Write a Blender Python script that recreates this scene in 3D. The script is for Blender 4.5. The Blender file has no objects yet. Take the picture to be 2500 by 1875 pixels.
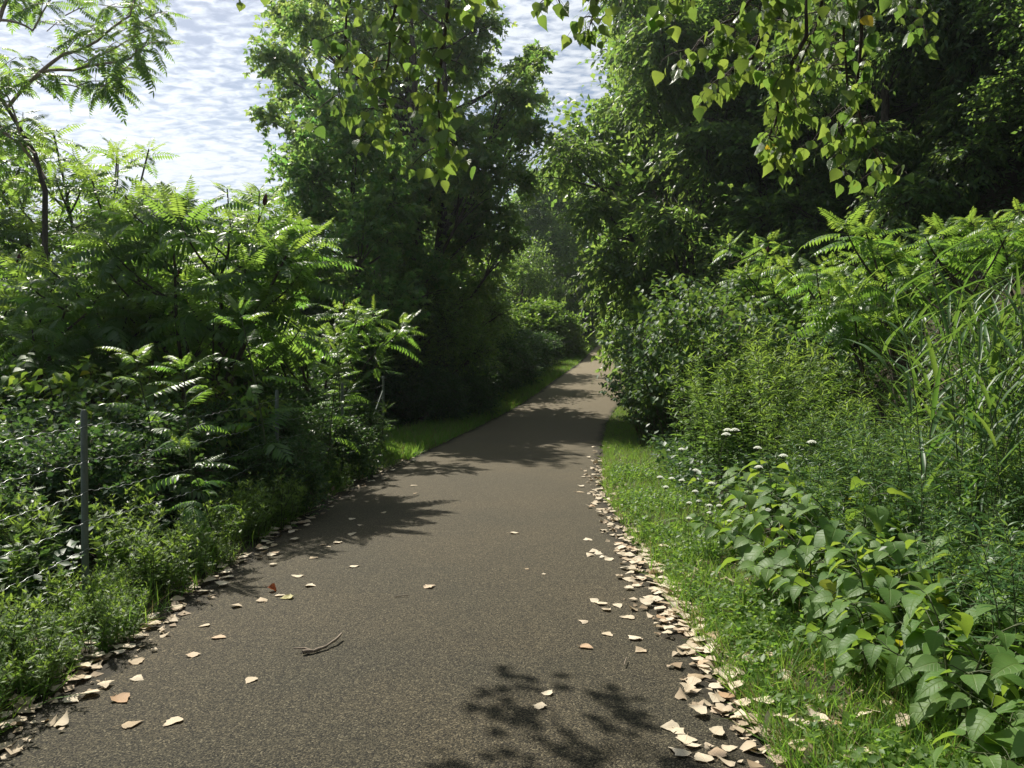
import bpy, math, random
import numpy as np
from mathutils import Vector, Matrix

SC = bpy.context.scene
C = SC.collection
R = math.radians
rng = np.random.default_rng(7)
random.seed(7)

# ------------------------------------------------------------------ camera
F_PX, CX, CY, HZ, EYE = 1890.0, 1250.0, 937.5, 883.0, 1.6
cam_d = bpy.data.cameras.new('camera')
cam = bpy.data.objects.new('camera', cam_d)
C.objects.link(cam)
cam_d.sensor_width = 36.0
cam_d.lens = 36.0 * F_PX / 2500.0
cam_d.clip_start = 0.05
cam_d.clip_end = 3000
cam.location = (0, 0, EYE)
cam.rotation_euler = (R(90) - math.atan((CY - HZ) / F_PX), 0, 0)
SC.camera = cam


def P(u, v, d):
    """world point that the photograph shows at pixel (u, v), d metres ahead"""
    return np.array([(u - CX) / F_PX * d, d, EYE + (HZ - v) / F_PX * d])


# ------------------------------------------------------------------ light
SUN_AZ, SUN_EL = R(35), R(48)          # azimuth: to the left of straight ahead
to_sun = np.array([-math.sin(SUN_AZ) * math.cos(SUN_EL), math.cos(SUN_AZ) * math.cos(SUN_EL), math.sin(SUN_EL)])
sl = bpy.data.lights.new('sun', 'SUN')
sl.energy = 5.0
sl.angle = R(0.5)
sl.color = (1.0, 0.94, 0.84)
sun = bpy.data.objects.new('sun', sl)
C.objects.link(sun)
sun.rotation_euler = Vector(to_sun).to_track_quat('Z', 'Y').to_euler()
sun.location = (-20, 30, 40)

world = bpy.data.worlds.new('World')
SC.world = world
world.use_nodes = True
wt = world.node_tree
wt.nodes.clear()
W = wt.nodes.new


def wl(a, b):
    wt.links.new(a, b)


def wmath(op, a, b=None):
    n = W('ShaderNodeMath')
    n.operation = op
    for i, x in enumerate((a, b)):
        if x is None:
            continue
        if isinstance(x, (int, float)):
            n.inputs[i].default_value = x
        else:
            wl(x, n.inputs[i])
    return n.outputs[0]


sky = W('ShaderNodeTexSky')
sky.sky_type = 'NISHITA'
sky.sun_disc = False
sky.sun_elevation = SUN_EL
sky.sun_rotation = -SUN_AZ
sky.air_density = 1.0
sky.dust_density = 1.2
geo = W('ShaderNodeTexCoord')
sep = W('ShaderNodeSeparateXYZ')
wl(geo.outputs['Generated'], sep.inputs[0])
zc = wmath('ADD', wmath('MAXIMUM', sep.outputs[2], 0.0), 0.10)
px = wmath('DIVIDE', sep.outputs[0], zc)
py = wmath('DIVIDE', sep.outputs[1], zc)
cmb = W('ShaderNodeCombineXYZ')
wl(px, cmb.inputs[0])
wl(py, cmb.inputs[1])
mp = W('ShaderNodeMapping')
wl(cmb.outputs[0], mp.inputs[0])
mp.inputs['Rotation'].default_value = (0, 0, R(24))
mp.inputs['Scale'].default_value = (7.0, 11.0, 1)
n1 = W('ShaderNodeTexNoise')
n1.inputs['Scale'].default_value = 2.5
n1.inputs['Detail'].default_value = 5
n1.inputs['Roughness'].default_value = 0.55
n1.inputs['Distortion'].default_value = 0.35
wl(mp.outputs[0], n1.inputs['Vector'])
n2 = W('ShaderNodeTexNoise')
n2.inputs['Scale'].default_value = 0.9
n2.inputs['Detail'].default_value = 2
wl(cmb.outputs[0], n2.inputs['Vector'])
cov = wmath('ADD', wmath('MULTIPLY', n1.outputs[0], 0.62), wmath('MULTIPLY', n2.outputs[0], 0.5))
mr = W('ShaderNodeMapRange')
mr.interpolation_type = 'SMOOTHSTEP'
mr.inputs['From Min'].default_value = 0.435
mr.inputs['From Max'].default_value = 0.66
wl(cov, mr.inputs['Value'])
# clouds glow more towards the sun, as thin cloud does
dot = W('ShaderNodeVectorMath')
dot.operation = 'DOT_PRODUCT'
wl(geo.outputs['Generated'], dot.inputs[0])
dot.inputs[1].default_value = tuple(to_sun)
glow = W('ShaderNodeMapRange')
glow.inputs['From Min'].default_value = 0.3
glow.inputs['From Max'].default_value = 1.0
glow.inputs['To Min'].default_value = 0.15
glow.inputs["To Max"].default_value = 0.87
wl(dot.outputs['Value'], glow.inputs['Value'])
cl = W('ShaderNodeVectorMath')
cl.operation = 'SCALE'
cl.inputs[0].default_value = (0.93, 0.985, 1.06)
wl(glow.outputs[0], cl.inputs['Scale'])
bg1 = W('ShaderNodeBackground')
bg1.inputs['Strength'].default_value = 0.06
wl(sky.outputs[0], bg1.inputs[0])
bg2 = W('ShaderNodeBackground')
bg2.inputs['Strength'].default_value = 1.0
wl(cl.outputs[0], bg2.inputs[0])
mx = W('ShaderNodeMixShader')
wl(mr.outputs[0], mx.inputs[0])
wl(bg1.outputs[0], mx.inputs[1])
wl(bg2.outputs[0], mx.inputs[2])
wo = W('ShaderNodeOutputWorld')
wl(mx.outputs[0], wo.inputs[0])

SC.view_settings.view_transform = 'Standard'
SC.view_settings.look = 'None'
SC.view_settings.exposure = 0.6
SC.view_settings.gamma = 1.0
SC.cycles.max_bounces = 5
SC.cycles.diffuse_bounces = 2
SC.cycles.glossy_bounces = 2
SC.cycles.transmission_bounces = 3
SC.cycles.sample_clamp_indirect = 6.0
SC.cycles.use_denoising = True


# ------------------------------------------------------------------ mesh collector
class MB:
    def __init__(self):
        self.v, self.l, self.s, self.m, self.t, self.uv = [], [], [], [], [], []
        self.n = 0

    def add(self, V, F, mat=0, tint=None, uv=None):
        """V (k,3); F list of index tuples or an (f,c) array"""
        V = np.asarray(V, float).reshape(-1, 3)
        k = len(V)
        if isinstance(F, np.ndarray):
            f, c = F.shape
            self.l.append((F + self.n).ravel())
            self.s.append(np.full(f, c))
            self.m.append(np.full(f, mat))
        else:
            self.l.append(np.array([i for q in F for i in q]) + self.n)
            self.s.append(np.array([len(q) for q in F]))
            self.m.append(np.full(len(F), mat))
        self.v.append(V)
        if tint is None:
            tint = np.full(k, 0.5)
        elif np.isscalar(tint):
            tint = np.full(k, float(tint))
        self.t.append(tint)
        self.uv.append(np.zeros((k, 2)) if uv is None else uv)
        self.n += k

    def stamp(self, tpl, pos, d, nrm, size, mat=0, tint=None, bend=None):
        """many copies of a leaf template: Y along d, Z towards nrm"""
        V, F, uv = tpl
        pos = np.asarray(pos, float).reshape(-1, 3)
        N = len(pos)
        if N == 0:
            return
        d = unit(np.broadcast_to(d, (N, 3)))
        z = np.broadcast_to(nrm, (N, 3))
        z = z - (z * d).sum(1, keepdims=True) * d
        z = unit(z)
        x = np.cross(d, z)
        size = np.broadcast_to(np.asarray(size, float), (N,))
        M = np.stack([x, d, z], 2)                       # N,3,3 columns
        out = np.einsum('nij,kj->nki', M, V) * size[:, None, None] + pos[:, None, :]
        k = len(V)
        if tint is None:
            tint = rng.random(N)
        tint = np.repeat(np.broadcast_to(tint, (N,)), k)
        FF = (F[None] + (np.arange(N) * k)[:, None, None]).reshape(-1, F.shape[1])
        self.add(out.reshape(-1, 3), FF, mat, tint, np.tile(uv, (N, 1)))

    def tube(self, pts, rad, sides=5, mat=0, tint=0.5, cap=True):
        pts = np.asarray(pts, float)
        n = len(pts)
        rad = np.broadcast_to(np.asarray(rad, float), (n,))
        tg = np.gradient(pts, axis=0)
        tg = unit(tg)
        ref = np.array([0.0, 0, 1]) if abs(tg[:, 2]).mean() < 0.8 else np.array([1.0, 0, 0])
        a = unit(np.cross(tg, ref))
        b = np.cross(tg, a)
        th = np.arange(sides) / sides * 2 * math.pi
        V = pts[:, None] + rad[:, None, None] * (np.cos(th)[None, :, None] * a[:, None] + np.sin(th)[None, :, None] * b[:, None])
        i = np.arange(n - 1)[:, None] * sides
        j = np.arange(sides)[None]
        jn = (j + 1) % sides
        Fq = np.stack([i + j, i + jn, i + sides + jn, i + sides + j], 2).reshape(-1, 4)
        uv = np.zeros((n * sides, 2))
        uv[:, 1] = np.repeat(np.linspace(0, 1, n), sides)
        self.add(V.reshape(-1, 3), Fq, mat, tint, uv)
        if cap:
            self.add(V[-1], [tuple(range(sides))], mat, tint)

    def data(self, name, mats, smooth=True):
        me = bpy.data.meshes.new(name)
        V = np.concatenate(self.v)
        L = np.concatenate(self.l).astype(np.int32)
        S = np.concatenate(self.s).astype(np.int32)
        me.vertices.add(len(V))
        me.vertices.foreach_set('co', V.astype(np.float32).ravel())
        me.loops.add(len(L))
        me.loops.foreach_set('vertex_index', L)
        me.polygons.add(len(S))
        st = np.concatenate([[0], np.cumsum(S)[:-1]]).astype(np.int32)
        me.polygons.foreach_set('loop_start', st)
        me.polygons.foreach_set('loop_total', S)
        me.polygons.foreach_set('material_index', np.concatenate(self.m).astype(np.int32))
        me.polygons.foreach_set('use_smooth', np.full(len(S), smooth))
        a = me.attributes.new('tint', 'FLOAT', 'POINT')
        a.data.foreach_set('value', np.concatenate(self.t).astype(np.float32))
        uv3 = np.zeros((len(V), 3), np.float32)
        uv3[:, :2] = np.concatenate(self.uv)
        a = me.attributes.new('leafuv', 'FLOAT_VECTOR', 'POINT')
        a.data.foreach_set('vector', uv3.ravel())
        for m in mats if isinstance(mats, (list, tuple)) else [mats]:
            me.materials.append(m)
        me.update(calc_edges=True)
        return me


def unit(a):
    a = np.asarray(a, float)
    return a / np.maximum(np.linalg.norm(a, axis=-1, keepdims=True), 1e-9)


def rdir(n, r=None):
    return unit((r or rng).normal(size=(n, 3)))


def bez(a, b, c, n=8):
    t = np.linspace(0, 1, n)[:, None]
    a, b, c = (np.asarray(q, float) for q in (a, b, c))
    return (1 - t) ** 2 * a + 2 * t * (1 - t) * b + t * t * c


UP = np.array([0.0, 0, 1])


# ------------------------------------------------------------------ objects
def empty(name, loc, label, cat, group=None, rot=0.0, scale=1.0):
    o = bpy.data.objects.new(name, None)
    C.objects.link(o)
    o.empty_display_size = 0.2
    o.location = [float(q) for q in loc]
    o.rotation_euler = (0, 0, rot) if np.isscalar(rot) else rot
    o.scale = (scale, scale, scale) if np.isscalar(scale) else scale
    o['label'] = label
    o['category'] = cat
    if group:
        o['group'] = group
    return o


def child(name, me, parent, label=None):
    o = bpy.data.objects.new(name, me)
    C.objects.link(o)
    o.parent = parent
    if label:
        o['label'] = label
    return o


def single(name, me, label=None, cat=None, group=None, kind=None, loc=(0, 0, 0), rot=(0, 0, 0), scale=1.0):
    o = bpy.data.objects.new(name, me)
    C.objects.link(o)
    o.location = [float(q) for q in loc]
    o.rotation_euler = rot
    o.scale = (scale, scale, scale)
    if label:
        o['label'] = label
    if cat:
        o['category'] = cat
    if group:
        o['group'] = group
    if kind:
        o['kind'] = kind
    return o


def place(proto, name, loc, label, cat, group=None, rot=None, scale=1.0):
    """a plant: Empty at its base, its parts (shared meshes) as children"""
    if rot is None:
        rot = random.uniform(0, 6.28)
    root = empty(name, loc, label, cat, group, rot, scale)
    for part, me in proto:
        child(part, me, root)
    return root


# ------------------------------------------------------------------ materials
def mat(name):
    m = bpy.data.materials.new(name)
    m.use_nodes = True
    nt = m.node_tree
    nt.nodes.clear()
    out = nt.nodes.new('ShaderNodeOutputMaterial')
    return m, nt, out


def N(nt, t, **kw):
    n = nt.nodes.new('ShaderNode' + t)
    for k, v in kw.items():
        setattr(n, k, v)
    return n


def ramp(nt, stops, src=None):
    r = N(nt, 'ValToRGB')
    e = r.color_ramp.elements
    while len(e) < len(stops):
        e.new(0.5)
    for i, (p, c) in enumerate(stops):
        e[i].position = p
        e[i].color = (*c, 1)
    if src is not None:
        nt.links.new(src, r.inputs[0])
    return r


def leaf_mat(name, c0, c1, tr0, tr1, rough=0.42, spec=0.5, mixf=0.42, odd=None, veins=0.0, green=True):
    g_ = (1.38, 1.14, 1.5, 0.98, 1.12) if green else (1, 1, 1, 1, 1)
    tr0, tr1 = ((min(0.6, t[0] * g_[0]), min(0.58, t[1] * g_[1]), t[2] * g_[2]) for t in (tr0, tr1))
    c0, c1 = ((t[0], t[1] * g_[3], t[2] * g_[4]) for t in (c0, c1))
    m, nt, out = mat(name)
    L = nt.links.new
    at = N(nt, 'Attribute', attribute_name='tint')
    oi = N(nt, 'ObjectInfo')
    ad = N(nt, 'Math', operation='MULTIPLY_ADD')
    L(oi.outputs['Random'], ad.inputs[0])
    ad.inputs[1].default_value = 0.25
    mu = N(nt, 'Math', operation='MULTIPLY')
    L(at.outputs['Fac'], mu.inputs[0])
    mu.inputs[1].default_value = 0.75
    L(mu.outputs[0], ad.inputs[2])
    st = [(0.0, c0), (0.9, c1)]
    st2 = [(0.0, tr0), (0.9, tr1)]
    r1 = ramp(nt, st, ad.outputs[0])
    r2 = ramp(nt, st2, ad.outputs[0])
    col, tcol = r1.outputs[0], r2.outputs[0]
    if odd:
        gt = N(nt, 'Math', operation='GREATER_THAN')
        L(at.outputs['Fac'], gt.inputs[0])
        gt.inputs[1].default_value = odd[0]
        for k in range(2):
            mxn = N(nt, 'Mix', data_type='RGBA')
            L(gt.outputs[0], mxn.inputs[0])
            L((col, tcol)[k], mxn.inputs[6])
            mxn.inputs[7].default_value = (*odd[1 + k], 1)
            if k == 0:
                col = mxn.outputs[2]
            else:
                tcol = mxn.outputs[2]
    bs = N(nt, 'BsdfPrincipled')
    if veins:
        uvn = N(nt, 'Attribute', attribute_name='leafuv')
        sp = N(nt, 'SeparateXYZ')
        L(uvn.outputs['Vector'], sp.inputs[0])
        ab = N(nt, 'Math', operation='ABSOLUTE')
        L(sp.outputs[0], ab.inputs[0])
        sub = N(nt, 'Math', operation='MULTIPLY_ADD')
        L(ab.outputs[0], sub.inputs[0])
        sub.inputs[1].default_value = -0.22
        L(sp.outputs[1], sub.inputs[2])
        ml = N(nt, 'Math', operation='MULTIPLY')
        L(sub.outputs[0], ml.inputs[0])
        ml.inputs[1].default_value = 7.0
        fr = N(nt, 'Math', operation='FRACT')
        L(ml.outputs[0], fr.inputs[0])
        pp = N(nt, 'Math', operation='PINGPONG')
        L(fr.outputs[0], pp.inputs[0])
        pp.inputs[1].default_value = 0.5
        lt = N(nt, 'MapRange')
        L(pp.outputs[0], lt.inputs['Value'])
        lt.inputs['From Min'].default_value = 0.0
        lt.inputs['From Max'].default_value = 0.10
        lt.inputs['To Min'].default_value = 1.0
        lt.inputs['To Max'].default_value = 0.0
        lm = N(nt, 'MapRange')
        L(ab.outputs[0], lm.inputs['Value'])
        lm.inputs['From Max'].default_value = 0.10
        lm.inputs['To Min'].default_value = 1.0
        lm.inputs['To Max'].default_value = 0.0
        mxv = N(nt, 'Math', operation='MAXIMUM')
        L(lt.outputs[0], mxv.inputs[0])
        L(lm.outputs[0], mxv.inputs[1])
        fv = N(nt, 'Math', operation='MULTIPLY')
        L(mxv.outputs[0], fv.inputs[0])
        fv.inputs[1].default_value = veins
        mv = N(nt, 'Mix', data_type='RGBA')
        L(fv.outputs[0], mv.inputs[0])
        L(col, mv.inputs[6])
        mv.inputs[7].default_value = (0.16, 0.22, 0.06, 1)
        col = mv.outputs[2]
        tcn = N(nt, 'TexCoord')
        nzb = N(nt, 'TexNoise')
        nzb.inputs['Scale'].default_value = 55
        nzb.inputs['Detail'].default_value = 4
        L(tcn.outputs['Object'], nzb.inputs['Vector'])
        rbn = ramp(nt, [(0.0, (0, 0, 0)), (0.66, (0, 0, 0)), (0.74, (0.8, 0.8, 0.8))], nzb.outputs[0])
        mb_ = N(nt, 'Mix', data_type='RGBA')
        L(rbn.outputs[0], mb_.inputs[0])
        L(col, mb_.inputs[6])
        mb_.inputs[7].default_value = (0.10, 0.07, 0.025, 1)
        col = mb_.outputs[2]
        bp = N(nt, 'Bump')
        bp.inputs['Strength'].default_value = 0.35
        bp.inputs['Distance'].default_value = 0.004
        bp.invert = True
        L(mxv.outputs[0], bp.inputs['Height'])
        L(bp.outputs[0], bs.inputs['Normal'])
    L(col, bs.inputs['Base Color'])
    bs.inputs['Roughness'].default_value = rough
    bs.inputs['Specular IOR Level'].default_value = spec
    tb = N(nt, 'BsdfTranslucent')
    L(tcol, tb.inputs[0])
    mxs = N(nt, 'MixShader')
    mxs.inputs[0].default_value = mixf
    L(bs.outputs[0], mxs.inputs[1])
    L(tb.outputs[0], mxs.inputs[2])
    L(mxs.outputs[0], out.inputs[0])
    return m


def plain_mat(name, stops, scale=12.0, rough=0.8, bump=0.4, stretch=(1, 1, 1), detail=6, spec=0.3, metallic=0.0, dist=0.01):
    m, nt, out = mat(name)
    L = nt.links.new
    tc = N(nt, 'TexCoord')
    mpn = N(nt, 'Mapping')
    mpn.inputs['Scale'].default_value = stretch
    L(tc.outputs['Object'], mpn.inputs[0])
    nz = N(nt, 'TexNoise')
    nz.inputs['Scale'].default_value = scale
    nz.inputs['Detail'].default_value = detail
    nz.inputs['Roughness'].default_value = 0.65
    L(mpn.outputs[0], nz.inputs['Vector'])
    r = ramp(nt, stops, nz.outputs[0])
    bs = N(nt, 'BsdfPrincipled')
    L(r.outputs[0], bs.inputs['Base Color'])
    bs.inputs['Roughness'].default_value = rough
    bs.inputs['Specular IOR Level'].default_value = spec
    bs.inputs['Metallic'].default_value = metallic
    if bump:
        b = N(nt, 'Bump')
        b.inputs['Strength'].default_value = bump
        b.inputs['Distance'].default_value = dist
        L(nz.outputs[0], b.inputs['Height'])
        L(b.outputs[0], bs.inputs['Normal'])
    L(bs.outputs[0], out.inputs[0])
    return m


YEL = ((0.45, 0.36, 0.03), (0.55, 0.42, 0.03))
M = {}
M['sumac'] = leaf_mat('sumac_leaf', (0.036, 0.100, 0.028), (0.072, 0.150, 0.034), (0.16, 0.40, 0.04), (0.30, 0.50, 0.05), 0.42, 0.40, 0.52, (0.99, *YEL))
M['sumac_lit'] = leaf_mat('sunlit_sumac_leaf', (0.040, 0.110, 0.018), (0.085, 0.165, 0.022), (0.13, 0.38, 0.035), (0.29, 0.48, 0.045), 0.40, 0.45, 0.48, (0.985, *YEL))  # sumac leaf copy, sunlight painted in as a brighter, yellower green
M['elder'] = leaf_mat('box_elder_leaf', (0.050, 0.120, 0.028), (0.100, 0.175, 0.040), (0.13, 0.40, 0.05), (0.33, 0.52, 0.08), 0.45, 0.4, 0.52)
M['dark'] = leaf_mat('dense_tree_leaf', (0.030, 0.078, 0.026), (0.066, 0.130, 0.036), (0.14, 0.36, 0.045), (0.28, 0.48, 0.06), 0.42, 0.45, 0.48)
M['willow'] = leaf_mat('willow_leaf', (0.036, 0.088, 0.030), (0.082, 0.140, 0.042), (0.16, 0.37, 0.05), (0.31, 0.49, 0.07), 0.42, 0.45, 0.48)
M['cotton'] = leaf_mat('cottonwood_leaf', (0.050, 0.110, 0.020), (0.085, 0.150, 0.026), (0.10, 0.27, 0.035), (0.27, 0.43, 0.05), 0.38, 0.42, 0.48, (0.995, (0.45, 0.36, 0.03), (0.55, 0.42, 0.03)), veins=0.35)
M['knot'] = leaf_mat('knotweed_leaf', (0.060, 0.145, 0.025), (0.110, 0.205, 0.035), (0.16, 0.36, 0.03), (0.30, 0.48, 0.04), 0.52, 0.32, 0.38, (0.985, (0.30, 0.34, 0.03), (0.55, 0.55, 0.03)), veins=0.5)
M['knot_shaded'] = leaf_mat('shaded_knotweed_leaf', (0.038, 0.100, 0.030), (0.072, 0.150, 0.042), (0.09, 0.25, 0.03), (0.20, 0.36, 0.04), 0.5, 0.32, 0.34, veins=0.4)  # knotweed leaf copy, shade of the near side painted in as darker green
M['weed'] = leaf_mat('goldenrod_leaf', (0.060, 0.140, 0.024), (0.125, 0.205, 0.038), (0.14, 0.37, 0.03), (0.27, 0.46, 0.05), 0.48, 0.35, 0.42)
M['mug'] = leaf_mat('mugwort_leaf', (0.035, 0.105, 0.028), (0.070, 0.150, 0.035), (0.10, 0.28, 0.03), (0.22, 0.40, 0.05), 0.45, 0.4, 0.38)
M['reed'] = leaf_mat('reed_blade', (0.036, 0.095, 0.026), (0.070, 0.145, 0.036), (0.10, 0.28, 0.03), (0.21, 0.38, 0.04), 0.45, 0.4, 0.36)
M['grass'] = leaf_mat('grass_blade', (0.058, 0.150, 0.024), (0.115, 0.215, 0.038), (0.14, 0.40, 0.03), (0.29, 0.50, 0.05), 0.5, 0.3, 0.42, (0.88, (0.24, 0.20, 0.09), (0.26, 0.22, 0.08)))
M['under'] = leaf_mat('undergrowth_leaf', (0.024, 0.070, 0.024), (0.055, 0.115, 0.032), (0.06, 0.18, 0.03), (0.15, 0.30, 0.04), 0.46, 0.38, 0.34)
M['bark'] = plain_mat('bark', [(0.25, (0.030, 0.024, 0.019)), (0.75, (0.115, 0.095, 0.075))], 9, 0.9, 0.8, (4, 4, 0.7))
M['bark_pink'] = plain_mat('pinkish_bark', [(0.25, (0.26, 0.19, 0.16)), (0.75, (0.46, 0.36, 0.31))], 10, 0.8, 0.4, (4, 4, 0.7))
M['stem'] = plain_mat('green_stem', [(0.3, (0.045, 0.075, 0.025)), (0.8, (0.10, 0.10, 0.05))], 20, 0.6, 0.1)
M['stem_red'] = plain_mat('brown_stem', [(0.3, (0.060, 0.042, 0.028)), (0.8, (0.13, 0.085, 0.055))], 20, 0.7, 0.2)
M['straw'] = plain_mat('straw_stem', [(0.3, (0.22, 0.19, 0.10)), (0.8, (0.34, 0.28, 0.16))], 20, 0.7, 0.1)
M['cone'] = plain_mat('sumac_cone', [(0.3, (0.035, 0.008, 0.008)), (0.8, (0.10, 0.022, 0.020))], 90, 0.9, 0.8)
M['umbel'] = plain_mat('white_umbel', [(0.3, (0.50, 0.54, 0.40)), (0.7, (0.74, 0.75, 0.66))], 120, 0.8, 0.3)
M['post'] = plain_mat('weathered_post', [(0.2, (0.10, 0.125, 0.105)), (0.8, (0.19, 0.225, 0.195))], 14, 0.75, 0.5, (3, 3, 0.8), dist=0.004)
M['wire'] = plain_mat('galvanised_wire', [(0.2, (0.24, 0.26, 0.26)), (0.8, (0.38, 0.40, 0.39))], 30, 0.4, 0.1, metallic=0.55, spec=0.5)
M['twig'] = plain_mat('dry_twig', [(0.25, (0.12, 0.095, 0.07)), (0.75, (0.33, 0.27, 0.20))], 25, 0.85, 0.5, (1, 1, 1), dist=0.003)


def dead_mat():
    m, nt, out = mat('dry_leaf')
    L = nt.links.new
    oi = N(nt, 'ObjectInfo')
    tc = N(nt, 'TexCoord')
    nz = N(nt, 'TexNoise')
    nz.inputs['Scale'].default_value = 28
    nz.inputs['Detail'].default_value = 6
    L(tc.outputs['Object'], nz.inputs['Vector'])
    r = ramp(nt, [(0.0, (0.40, 0.31, 0.19)), (0.07, (0.55, 0.45, 0.31)), (0.3, (0.66, 0.57, 0.41)), (0.85, (0.74, 0.65, 0.49)), (1.0, (0.46, 0.30, 0.17))], oi.outputs['Random'])
    r2 = ramp(nt, [(0.28, (0.55, 0.46, 0.40)), (0.45, (1, 1, 1)), (1.0, (1, 1, 1))], nz.outputs[0])
    mm = N(nt, 'Mix', data_type='RGBA', blend_type='MULTIPLY')
    mm.inputs[0].default_value = 0.8
    L(r.outputs[0], mm.inputs[6])
    L(r2.outputs[0], mm.inputs[7])
    uvn = N(nt, 'Attribute', attribute_name='leafuv')
    sp = N(nt, 'SeparateXYZ')
    L(uvn.outputs['Vector'], sp.inputs[0])
    ab = N(nt, 'Math', operation='ABSOLUTE')
    L(sp.outputs[0], ab.inputs[0])
    lm = N(nt, 'MapRange')
    L(ab.outputs[0], lm.inputs['Value'])
    lm.inputs['From Max'].default_value = 0.06
    lm.inputs['To Min'].default_value = 0.55
    lm.inputs['To Max'].default_value = 0.0
    m3 = N(nt, 'Mix', data_type='RGBA')
    L(lm.outputs[0], m3.inputs[0])
    L(mm.outputs[2], m3.inputs[6])
    m3.inputs[7].default_value = (0.42, 0.30, 0.18, 1)
    bs = N(nt, 'BsdfPrincipled')
    L(m3.outputs[2], bs.inputs['Base Color'])
    bs.inputs['Roughness'].default_value = 0.7
    bs.inputs['Specular IOR Level'].default_value = 0.3
    b = N(nt, 'Bump')
    b.inputs['Strength'].default_value = 0.5
    b.inputs['Distance'].default_value = 0.004
    L(nz.outputs[0], b.inputs['Height'])
    L(b.outputs[0], bs.inputs['Normal'])
    tb = N(nt, 'BsdfTranslucent')
    tb.inputs[0].default_value = (0.5, 0.36, 0.2, 1)
    ms = N(nt, 'MixShader')
    ms.inputs[0].default_value = 0.15
    L(bs.outputs[0], ms.inputs[1])
    L(tb.outputs[0], ms.inputs[2])
    L(ms.outputs[0], out.inputs[0])
    return m


M['dead'] = dead_mat()
M['dead_bits'] = leaf_mat('leaf_bits', (0.24, 0.17, 0.10), (0.66, 0.56, 0.40), (0.2, 0.14, 0.07), (0.4, 0.3, 0.16), 0.7, 0.25, 0.15, green=False)
M['russet'] = leaf_mat('russet_leaf', (0.22, 0.06, 0.02), (0.30, 0.09, 0.03), (0.4, 0.1, 0.03), (0.4, 0.12, 0.03), 0.6, 0.3, 0.2, green=False)
M['limegreen_dead'] = leaf_mat('yellowed_leaf', (0.50, 0.46, 0.20), (0.58, 0.52, 0.24), (0.4, 0.4, 0.1), (0.4, 0.4, 0.1), 0.6, 0.3, 0.2, veins=0.3, green=False)


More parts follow.
